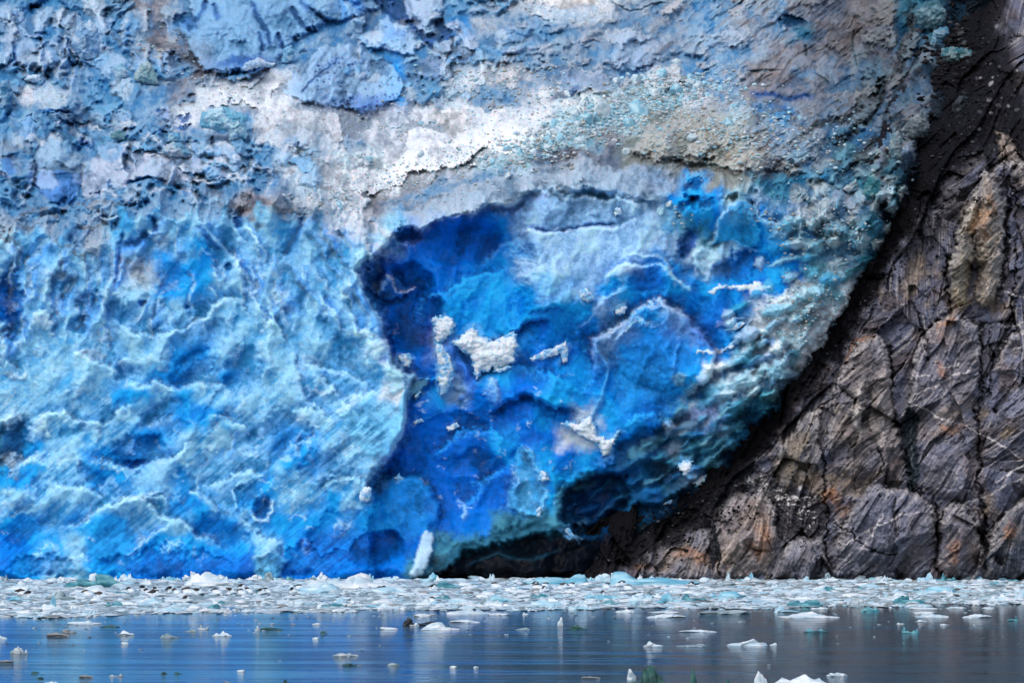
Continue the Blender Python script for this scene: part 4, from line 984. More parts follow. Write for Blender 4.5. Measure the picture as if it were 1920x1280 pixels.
crm = sst(0.0, 0.4, fbm(A / 90, B / 90, 2, 690))
rd += crm * (1.2 * np.exp(-(r1 / 0.04) ** 2) + 0.3 * np.exp(-(r2c / 0.05) ** 2))
Rk.D = rd.astype(np.float32)
hue = fbm(A / 120, B / 120, 4, 681); hue2 = fbm(u / 22, v / 120, 4, 683); hue3 = fbm(A / 60, B / 60, 4, 685)
c_grey = np.array([0.095, 0.105, 0.155]); c_blue = np.array([0.055, 0.080, 0.155]); c_brn = np.array([0.095, 0.072, 0.075]); c_pale = np.array([0.36, 0.34, 0.34]); c_och = np.array([0.20, 0.15, 0.095]); c_dark = np.array([0.035, 0.032, 0.038])


def lerp(a, b, w): return a * (1 - w[..., None]) + b * w[..., None]


rc = np.ones(A.shape + (3,), np.float32) * c_grey
rc = rc * (0.6 + 0.75 * i1 + 0.35 * i2)[..., None]
rc = lerp(rc, c_blue, sst(0.0, 0.5, hue2 + 0.3 * hue) * 0.6)
rc = lerp(rc, c_brn, sst(0.05, 0.55, hue3) * 0.7)
rc = lerp(rc, c_dark, sst(0.50, 0.9, i1 * 0.5 + i2 * 0.6) * 0.65)
rc = lerp(rc, c_pale, sst(0.10, 0.6, lay + 0.4 * hue2) * 0.6)
rc = lerp(rc, c_dark, sst(0.10, 0.6, -lay) * 0.5)
rc = lerp(rc, c_och, sst(0.3, 0.7, hue + 0.35 * hue2) * 0.5)
rc = lerp(rc, c_dark, np.exp(-(r1 / 0.04) ** 2) * 0.6 * crm)
Rk.C1 = rc
Rk.base = True

# the black gravelly gully between ice and rock
GULLY = [(1730, -40), (1850, -40), (1860, 40), (1880, 120), (1870, 220), (1830, 280), (1790, 320), (1760, 370), (1700, 440), (1660, 500), (1640, 560), (1600, 590), (1570, 650), (1520, 720), (1470, 790), (1400, 880), (1330, 950), (1230, 1010), (1150, 1050),
         (1100, 1075), (1040, 1090), (1000, 1130), (900, 1130), (900, 1000), (1200, 880), (1450, 640), (1560, 480), (1640, 380), (1700, 200)]
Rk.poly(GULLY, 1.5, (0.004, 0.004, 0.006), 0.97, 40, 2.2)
Rk.poly([(1860, 150), (1935, 170), (1940, 300), (1860, 290), (1830, 240)], 0.6, (0.008, 0.008, 0.010), 0.85, 30, 2.0)
Rk.poly([(1700, 450), (1760, 370), (1830, 300), (1800, 400), (1740, 480), (1690, 520)], 0.6, (0.045, 0.042, 0.048), 0.6, 30, 1.5)
Rk.poly([(1740, -60), (1900, -60), (1890, 60), (1925, 150), (1935, 280), (1880, 300), (1830, 300), (1790, 340), (1730, 400), (1690, 300)], 0.8, (0.004, 0.004, 0.006), 0.92, 40, 2.0)
# slabs and ribs
RK_SLABS = (
    ([(1832, 500), (1825, 430), (1838, 350), (1848, 318), (1868, 330), (1880, 360), (1884, 420), (1880, 500), (1870, 560), (1845, 575), (1828, 560)], (0.24, 0.21, 0.17), 0.6, 2.6),
    ([(1778, 560), (1780, 490), (1800, 410), (1820, 370), (1832, 350), (1828, 430), (1822, 500), (1815, 570), (1800, 580)], (0.21, 0.18, 0.12), 0.6, 2.2),
    ([(1705, 760), (1710, 690), (1735, 620), (1770, 590), (1800, 580), (1825, 600), (1838, 640), (1838, 720), (1830, 800), (1835, 900), (1810, 940), (1760, 930), (1720, 880)], (0.15, 0.145, 0.165), 0.25, 2.6),
    ([(1550, 790), (1552, 735), (1580, 680), (1620, 640), (1650, 625), (1668, 660), (1672, 760), (1690, 850), (1700, 900), (1650, 905), (1600, 895), (1560, 880)], (0.12, 0.10, 0.085), 0.35, 2.0),
    ([(1640, 705), (1655, 680), (1670, 690), (1680, 760), (1680, 840), (1660, 850), (1635, 820), (1630, 760)], (0.24, 0.22, 0.22), 0.6, 1.0),
    ([(1600, 740), (1618, 722), (1622, 760), (1616, 800), (1610, 835), (1602, 800)], (0.27, 0.25, 0.24), 0.7, 0.6),
    ([(1590, 985), (1580, 960), (1600, 935), (1640, 912), (1680, 912), (1725, 925), (1745, 955), (1755, 1000), (1755, 1085), (1620, 1085), (1560, 1080), (1570, 1020)], (0.11, 0.115, 0.145), 0.35, 3.5),
    ([(1752, 960), (1780, 942), (1812, 950), (1838, 985), (1842, 1085), (1762, 1085), (1758, 1020)], (0.13, 0.12, 0.125), 0.35, 3.0),
    ([(1845, 1000), (1880, 960), (1940, 930), (1940, 1090), (1850, 1090)], (0.07, 0.075, 0.085), 0.45, 2.0),
    ([(1332, 1080), (1335, 960), (1380, 925), (1430, 918), (1450, 950), (1460, 1010), (1440, 1080)], (0.20, 0.165, 0.14), 0.5, 1.8),
    ([(1210, 1085), (1200, 1040), (1240, 1010), (1320, 965), (1332, 1000), (1330, 1085)], (0.15, 0.14, 0.145), 0.45, 1.5),
    ([(1440, 1085), (1460, 1020), (1500, 1005), (1545, 1010), (1560, 1085)], (0.11, 0.115, 0.14), 0.5, 1.2),
    ([(1450, 905), (1455, 850), (1500, 790), (1530, 770), (1545, 800), (1540, 870), (1520, 900), (1480, 915)], (0.15, 0.135, 0.10), 0.3, 1.2),
    ([(1868, 250), (1890, 258), (1915, 290), (1900, 310), (1880, 300)], (0.24, 0.20, 0.18), 0.7, 1.5),
    ([(1900, 295), (1935, 300), (1935, 380), (1905, 350)], (0.20, 0.18, 0.17), 0.6, 1.0))
for pts, col, a_, bu in RK_SLABS:
    Rk.poly(pts, -0.6, tuple(c * 1.25 for c in col), a_, 9, 0.9, None, bu * 2.0)
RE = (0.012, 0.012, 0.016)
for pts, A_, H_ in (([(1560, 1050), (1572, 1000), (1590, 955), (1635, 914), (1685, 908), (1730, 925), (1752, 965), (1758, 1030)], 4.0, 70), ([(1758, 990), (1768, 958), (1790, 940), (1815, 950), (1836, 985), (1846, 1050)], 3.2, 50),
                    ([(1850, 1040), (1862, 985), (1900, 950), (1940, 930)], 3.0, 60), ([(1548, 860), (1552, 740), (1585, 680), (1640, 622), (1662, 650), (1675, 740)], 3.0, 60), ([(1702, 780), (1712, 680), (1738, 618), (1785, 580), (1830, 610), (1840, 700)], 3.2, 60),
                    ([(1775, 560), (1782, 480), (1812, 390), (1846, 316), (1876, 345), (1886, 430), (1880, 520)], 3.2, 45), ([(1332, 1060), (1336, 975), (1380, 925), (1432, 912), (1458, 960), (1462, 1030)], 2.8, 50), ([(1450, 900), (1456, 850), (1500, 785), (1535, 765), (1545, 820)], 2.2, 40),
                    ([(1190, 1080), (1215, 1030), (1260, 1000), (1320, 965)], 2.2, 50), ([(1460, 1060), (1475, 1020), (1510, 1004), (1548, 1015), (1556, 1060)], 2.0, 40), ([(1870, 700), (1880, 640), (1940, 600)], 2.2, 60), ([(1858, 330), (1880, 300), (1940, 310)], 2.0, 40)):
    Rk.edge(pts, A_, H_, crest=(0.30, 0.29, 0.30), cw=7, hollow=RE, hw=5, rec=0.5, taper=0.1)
# scree slope
Rk.poly([(1455, 905), (1480, 915), (1530, 920), (1560, 960), (1550, 1000), (1510, 1015), (1465, 1010), (1450, 950)], 0.8, (0.035, 0.033, 0.038), 0.85, 14, 1.3)
for q in range(90):
    t = r2_.random(); x0 = 1400 + 120 * t + r2_.gauss(0, 9); y0 = 895 + 60 * t + r2_.gauss(0, 11)
    Rk.blob(x0, y0, r2_.uniform(1.5, 5), r2_.uniform(1.5, 4), 0, -0.25, (0.42, 0.42, 0.44), 0.75, None, 2, 0.5)
for q in range(240):
    x0, y0 = r2_.choice([(1840, 230, 45, 70), (1640, 570, 30, 50), (1700, 430, 40, 60), (1520, 700, 50, 60), (1880, 170, 40, 60), (1500, 960, 30, 30)])[:2]
    x0 += r2_.gauss(0, 38); y0 += r2_.gauss(0, 55)
    r = r2_.uniform(1.2, 4.5)
    Rk.blob(x0, y0, r, r * 0.8, 0, -0.5 * r * 0.1, r2_.choice([(0.05, 0.05, 0.06), (0.16, 0.16, 0.18), (0.03, 0.03, 0.04), (0.015, 0.015, 0.02)]), 0.85, None, 2, 0.5)
# joints
for pts, w_ in (([(1888, 130), (1886, 300), (1890, 420), (1880, 520), (1870, 560), (1858, 600)], 7), ([(1838, 590), (1838, 660), (1842, 720), (1832, 790), (1836, 850), (1840, 940), (1848, 1075)], 4.5),
                ([(1655, 625), (1668, 660), (1678, 760), (1690, 830), (1705, 890), (1728, 930)], 5), ([(1540, 800), (1545, 870), (1548, 950), (1556, 1000), (1555, 1080)], 4.5),
                ([(1858, 600), (1856, 660), (1868, 690), (1885, 650), (1900, 610), (1895, 580), (1872, 560)], 2.5), ([(1735, 690), (1740, 650), (1728, 620), (1712, 570)], 5),
                ([(1752, 930), (1756, 1000), (1760, 1085)], 5), ([(1842, 960), (1850, 1010), (1850, 1080)], 5), ([(1560, 980), (1600, 1000), (1640, 1030), (1700, 1045)], 3), ([(1330, 965), (1336, 1000), (1348, 1040), (1350, 1085)], 6),
                ([(1700, 905), (1740, 925)], 3), ([(1780, 470), (1770, 540), (1778, 600)], 5), ([(1910, 300), (1890, 330), (1912, 420)], 4), ([(1640, 900), (1652, 880), (1650, 840)], 3),
                ([(1838, 760), (1865, 700), (1860, 640)], 3), ([(1575, 690), (1560, 740), (1550, 800)], 3), ([(1900, 430), (1905, 520), (1895, 600), (1880, 640)], 3)):
    Rk.crack(pts, 1.3, w_ * 0.55, (0.010, 0.010, 0.014), 0.85, 0.12, 1.2)
# dark water-stained strip
Rk.poly([(1690, 790), (1705, 760), (1722, 780), (1722, 860), (1722, 920), (1705, 920), (1695, 860)], 1.2, (0.018, 0.030, 0.042), 0.9, 5, 0.6)
Rk.crack([(1708, 790), (1710, 850), (1708, 885)], -0.3, 2.2, (0.10, 0.14, 0.17), 0.7)
# quartz veins
for pts in ([(1565, 1035), (1590, 1012), (1640, 988), (1690, 968), (1740, 958)], [(1800, 946), (1835, 938), (1870, 918), (1925, 893)], [(1690, 745), (1725, 735), (1760, 722), (1790, 700), (1825, 690)],
            [(1702, 750), (1740, 770), (1790, 792), (1840, 812), (1925, 862)], [(1710, 703), (1745, 705)], [(1755, 690), (1800, 682)], [(1900, 655), (1925, 645)], [(1880, 545), (1925, 560)], [(1563, 1045), (1580, 1052), (1600, 1035)],
            [(1660, 960), (1640, 995), (1610, 1030)], [(1860, 905), (1925, 870)], [(1880, 615), (1930, 600)]):
    Rk.crack(pts, -0.12, 1.5, (0.46, 0.44, 0.46), 0.8, 0.1, 0.6)
# rust
for x0, y0, rx, ry, an in ((1610, 650, 34, 6, -48), (1430, 1010, 22, 30, 0), (1790, 1030, 12, 26, 0), (1560, 940, 24, 16, 0), (1780, 800, 20, 12, 20), (1290, 1040, 30, 16, 0), (1855, 400, 10, 50, 10), (1830, 420, 8, 40, 10), (1200, 1060, 30, 10, 0), (1775, 600, 12, 26, 20), (1770, 690, 12, 14, 0), (1890, 1000, 20, 12, -40)):
    Rk.blob(x0, y0, rx, ry, an, 0, (0.24, 0.115, 0.055), 0.6, None, 0.6, 2.0)
ov = np.clip(Rk.over, 0, 1)
cavr = Rk.D - blur(Rk.D, 7)
mod = np.clip(1 + 0.9 * lay + 0.3 * (i2 - 0.5) + 0.35 * Rk.spk, 0.2, 2.1)[..., None]
rtint = Rk.C1 * (1 - ov[..., None]) + Rk.OC * mod * ov[..., None] * 1.0
rtint *= np.array([1.62, 1.58, 1.50], np.float32)
br_ = (0.95 * (1 - sst(2 + 16 * (1 - sst(330, 480, B)), 34 + 34 * (1 - sst(330, 480, B)), cdr + 20 * fbm(A / 30, B / 30, 4, 556))))[..., None]  # rock side of the contact shadow, painted black into the tint
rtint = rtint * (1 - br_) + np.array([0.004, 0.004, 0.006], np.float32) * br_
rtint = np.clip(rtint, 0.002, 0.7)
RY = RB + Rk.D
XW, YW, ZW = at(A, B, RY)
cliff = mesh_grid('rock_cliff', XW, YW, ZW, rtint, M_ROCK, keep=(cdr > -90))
tag(cliff, 'dark folded schist cliff with pale veins beside the glacier', 'cliff', kind='structure')

# ------------------------------------------------------------------ water
def make_water():
    m = bpy.data.materials.new('glacial_water'); m.use_nodes = True
    nt = m.node_tree; b = nt.nodes['Principled BSDF']
    b.inputs['Base Color'].default_value = (0.010, 0.050, 0.085, 1)
    b.inputs['Roughness'].default_value = 0.04
    b.inputs['Roughness'].default_value = 0.06
    b.inputs['IOR'].default_value = 1.33
    b.inputs['Specular IOR Level'].default_value = 0.5
    geo = nt.nodes.new('ShaderNodeNewGeometry')
    mp = nt.nodes.new('ShaderNodeMapping'); mp.inputs['Scale'].default_value = (2.6, 1.1, 1)
    nt.links.new(geo.outputs['Position'], mp.inputs[0])
    n1 = nt.nodes.new('ShaderNodeTexNoise'); n1.inputs['Scale'].default_value = 1.1; n1.inputs['Detail'].default_value = 5; n1.inputs['Roughness'].default_value = 0.6
    nt.links.new(mp.outputs[0], n1.inputs['Vector'])
    # bands of wind on the water
    mp2 = nt.nodes.new('ShaderNodeMapping'); mp2.inputs['Scale'].default_value = (0.012, 0.13, 1)
    nt.links.new(geo.outputs['Position'], mp2.inputs[0])
    n2 = nt.nodes.new('ShaderNodeTexNoise'); n2.inputs['Scale'].default_value = 1.0; n2.inputs['Detail'].default_value = 5; n2.inputs['Roughness'].default_value = 0.75
    nt.links.new(mp2.outputs[0], n2.inputs['Vector'])
    mr = nt.nodes.new('ShaderNodeMapRange'); mr.inputs[1].default_value = 0.47; mr.inputs[2].default_value = 0.58; mr.inputs[3].default_value = 0.03; mr.inputs[4].default_value = 1.0
    nt.links.new(n2.outputs[0], mr.inputs[0])
    bp = nt.nodes.new('ShaderNodeBump'); bp.inputs['Distance'].default_value = 1.3
    sp = nt.nodes.new('ShaderNodeSeparateXYZ'); nt.links.new(geo.outputs['Position'], sp.inputs[0])
    m3 = nt.nodes.new('ShaderNodeMapRange'); m3.inputs[1].default_value = 235; m3.inputs[2].default_value = 300; m3.inputs[3].default_value = 1.0; m3.inputs[4].default_value = 0.22
    nt.links.new(sp.outputs[1], m3.inputs[0])
    mu = nt.nodes.new('ShaderNodeMath'); mu.operation = 'MULTIPLY'
    nt.links.new(mr.outputs[0], mu.inputs[0]); nt.links.new(m3.outputs[0], mu.inputs[1]); nt.links.new(mu.outputs[0], bp.inputs['Strength'])
    nt.links.new(n1.outputs[0], bp.inputs['Height'])
    mp4 = nt.nodes.new('ShaderNodeMapping'); mp4.inputs['Scale'].default_value = (0.07, 0.50, 1); nt.links.new(geo.outputs['Position'], mp4.inputs[0])
    n4 = nt.nodes.new('ShaderNodeTexNoise'); n4.inputs['Scale'].default_value = 1.0; n4.inputs['Detail'].default_value = 3; nt.links.new(mp4.outputs[0], n4.inputs['Vector'])
    bp4 = nt.nodes.new('ShaderNodeBump'); bp4.inputs['Distance'].default_value = 0.45; bp4.inputs['Strength'].default_value = 0.4
    nt.links.new(n4.outputs[0], bp4.inputs['Height']); nt.links.new(bp4.outputs[0], bp.inputs['Normal'])
    nt.links.new(bp.outputs[0], b.inputs['Normal'])
    me = bpy.data.meshes.new('water')
    s = 3000
    me.from_pydata([(-s, -300, 0), (s, -300, 0), (s, 700, 0), (-s, 700, 0)], [], [(0, 1, 2, 3)])
    me.materials.append(m)
    o = bpy.data.objects.new('water', me); COL.objects.link(o)
    tag(o, 'calm grey blue fjord water with streaks of wind', 'water', kind='structure')


make_water()


# ------------------------------------------------------------------ icosphere template and angular lumps
def ico(level):
    t = (1 + 5 ** 0.5) / 2
    v = [(-1, t, 0), (1, t, 0), (-1, -t, 0), (1, -t, 0), (0, -1, t), (0, 1, t), (0, -1, -t), (0, 1, -t), (t, 0, -1), (t, 0, 1), (-t, 0, -1), (-t, 0, 1)]
    f = [(0, 11, 5), (0, 5, 1), (0, 1, 7), (0, 7, 10), (0, 10, 11), (1, 5, 9), (5, 11, 4), (11, 10, 2), (10, 7, 6), (7, 1, 8), (3, 9, 4), (3, 4, 2), (3, 2, 6), (3, 6, 8), (3, 8, 9), (4, 9, 5), (2, 4, 11), (6, 2, 10), (8, 6, 7), (9, 8, 1)]
    v = [list(np.array(p) / np.linalg.norm(p)) for p in v]
    for _ in range(level):
        cache = {}; nf = []

        def mid(a, b):
            k = (min(a, b), max(a, b))
            if k not in cache:
                p = np.array(v[a]) + np.array(v[b]); v.append(list(p / np.linalg.norm(p))); cache[k] = len(v) - 1
            return cache[k]
        for a, b, c in f:
            ab, bc, cc = mid(a, b), mid(b, c), mid(c, a)
            nf += [(a, ab, cc), (b, bc, ab), (c, cc, bc), (ab, bc, cc)]
        f = nf
    return np.array(v, np.float32), np.array(f, np.int32)


ICO = {k: ico(k) for k in (1, 2, 3, 4)}


def chunk(seed, level=3, planes=14, rough=0.10, flat=1.0, soft=0.0):
    """an angular lump about one unit in radius"""
    r = np.random.default_rng(seed)
    v, f = ICO[level]
    n = r.normal(size=(planes, 3)); n /= np.linalg.norm(n, axis=1)[:, None]
    h = r.uniform(0.55, 1.0, planes)
    d = v @ n.T
    rr = np.where(d > 0.05, h / np.maximum(d, 0.05), 9.0)
    rad = np.minimum(rr.min(1), 1.25)
    if soft: rad = rad * (1 - soft) + soft * 0.9
    off = r.uniform(0, 90, 3)
    nz = np.array([mn.fractal(Vector((float(p[0]) * 1.8 + off[0], float(p[1]) * 1.8 + off[1], float(p[2]) * 1.8 + off[2])), 1.0, 2.0, 4) for p in v], np.float32)
    rad = rad * (1 + rough * nz)
    return v * rad[:, None], f


def noise_tint(co, seed, c1, c2, sc=2.0):
    o = seed * 3.7
    n = np.array([mn.noise(Vector((float(p[0]) * sc + o, float(p[1]) * sc, float(p[2]) * sc))) for p in co], np.float32)
    w = sst(-0.3, 0.35, n)[:, None]
    return np.array(c1, np.float32) * (1 - w) + np.array(c2, np.float32) * w


TINTS = {
    'white': ((0.50, 0.66, 0.76), (0.80, 0.86, 0.90)), 'pale': ((0.36, 0.60, 0.74), (0.62, 0.78, 0.86)), 'cyan': ((0.16, 0.46, 0.62), (0.40, 0.68, 0.80)),
    'teal': ((0.04, 0.20, 0.26), (0.16, 0.42, 0.48)), 'green': ((0.010, 0.055, 0.050), (0.05, 0.15, 0.13)), 'grey': ((0.20, 0.29, 0.33), (0.42, 0.52, 0.57)),
    'dark': ((0.012, 0.012, 0.016), (0.05, 0.05, 0.055)), 'dirty': ((0.12, 0.13, 0.13), (0.38, 0.40, 0.40)), 'brown': ((0.05, 0.04, 0.035), (0.14, 0.11, 0.09)), 'clear': ((0.25, 0.36, 0.42), (0.70, 0.76, 0.80))}


def floe_proto(seed, shape, tint):
    """unit floe: x -0.5..0.5, height 0..1, y -0.5..0.5, waterline at z 0"""
    r = np.random.default_rng(seed)
    cos, fs, base = [], [], 0
    if shape == 'slab':
        parts = [(0, 0, 0.50, 0.50, 0.62)] + [(r.uniform(-0.3, 0.3), r.uniform(-0.2, 0.2), r.uniform(0.16, 0.30), 0.3, r.uniform(0.6, 0.95)) for _ in range(4)]
    elif shape == 'mound':
        parts = [(0, 0, 0.50, 0.45, 0.5), (r.uniform(-0.2, 0.2), 0, 0.26, 0.35, 1.0), (r.uniform(-0.35, 0.35), 0, 0.16, 0.3, 0.7)]
    elif shape == 'peak':
        parts = [(0, 0, 0.50, 0.5, 0.35), (r.uniform(-0.14, 0.1), 0, 0.34, 0.35, 1.05), (r.uniform(0.14, 0.28), 0, 0.24, 0.3, 0.72), (r.uniform(-0.32, -0.18), 0, 0.22, 0.3, 0.6), (0, -0.1, 0.4, 0.3, 0.5)]
    elif shape == 'heap':
        parts = [(r.uniform(-0.42, 0.42), r.uniform(-0.35, 0.35), r.uniform(0.07, 0.17), r.uniform(0.08, 0.2), 1) for _ in range(13)]
        parts = [(x, y, w, d, (1 - 1.6 * abs(x)) * r.uniform(0.7, 1.1) + 0.15) for x, y, w, d, _ in parts] + [(0, 0, 0.48, 0.45, 0.4)]
    elif shape == 'wedge':
        parts = [(0.05, 0, 0.46, 0.4, 0.5), (0.26, 0, 0.22, 0.35, 1.0), (-0.1, 0, 0.3, 0.35, 0.6)]
    elif shape == 'tall':
        parts = [(0, 0, 0.46, 0.4, 1.0), (0.1, 0, 0.5, 0.4, 0.3)]
    elif shape == 'horns':
        parts = [(0, 0, 0.48, 0.4, 0.25), (-0.38, 0, 0.12, 0.2, 0.95), (0.36, 0, 0.13, 0.2, 1.05), (-0.22, 0, 0.16, 0.25, 0.5), (0.22, 0, 0.16, 0.25, 0.5)]
    else:  # shards
        parts = [(0, 0, 0.46, 0.4, 0.3), (-0.2, 0, 0.16, 0.2, 0.95), (0.25, 0, 0.12, 0.2, 0.6)]
    horn = shape in ('horns', 'peak', 'shards')
    for i, (x, y, w, d, h) in enumerate(parts):
        v, f = chunk(seed * 31 + i, 3 if i == 0 else 2 if shape == 'heap' else 3, 12, 0.16)
        v = v.copy()
        v[:, 2] = np.where(v[:, 2] > 0, v[:, 2], v[:, 2] * 0.3)
        if horn and i > 0:
            tp = np.clip(1 - (0.75 if shape == 'horns' else 0.55) * np.clip(v[:, 2], 0, 1), 0.15, 1)
            v[:, 0] *= tp; v[:, 1] *= tp
        v = v * np.array([w, d, h * 1.0]) + np.array([x, y, 0])
        if h < 0.6 and i == 0: v[:, 2] = np.minimum(v[:, 2], h * 0.75 + 0.10 * v[:, 0])
        cos.append(v); fs.append(f + base); base += len(v)
    co = np.concatenate(cos); fa = np.concatenate(fs)
    ext = np.abs(co[:, 0]).max(); co[:, 0] *= 0.5 / ext
    co[:, 1] *= 0.5 / np.abs(co[:, 1]).max()
    co[:, 2] /= co[:, 2].max()
    o = raw_mesh('ice_floe', co, fa, noise_tint(co, seed, *TINTS[tint], 3.0), M_FLOE)
    me = o.data
    bpy.data.objects.remove(o)
    return me


PROTO = {}


def floe(px, py, w, h, shape, tint, label, name='ice_floe', cat='ice floe', group=None, depth=None, seed=0, flip=False):
    key = (shape, tint, seed)
    if key not in PROTO:
        PROTO[key] = floe_proto(hash(shape) % 1 + sum(map(ord, shape + tint)) + seed * 101, shape, tint)
    o = bpy.data.objects.new(name, PROTO[key]); COL.objects.link(o)
    Yw = water_Y(py)
    k = Yw / F
    o.location = ((px - 960) * k, Yw, 0)
    W, Hh = w * k, h * k * (0.8 if shape == 'slab' else 0.9) * (0.72 if w < 34 and shape != 'slab' and py > 1145 and h < 19 else 1)
    o.scale = (W * (-1 if flip else 1), depth if depth else max(0.6 * W, 0.5), Hh)
    o.rotation_euler = (0, 0, 0)
    tag(o, label, cat, group)
    return o


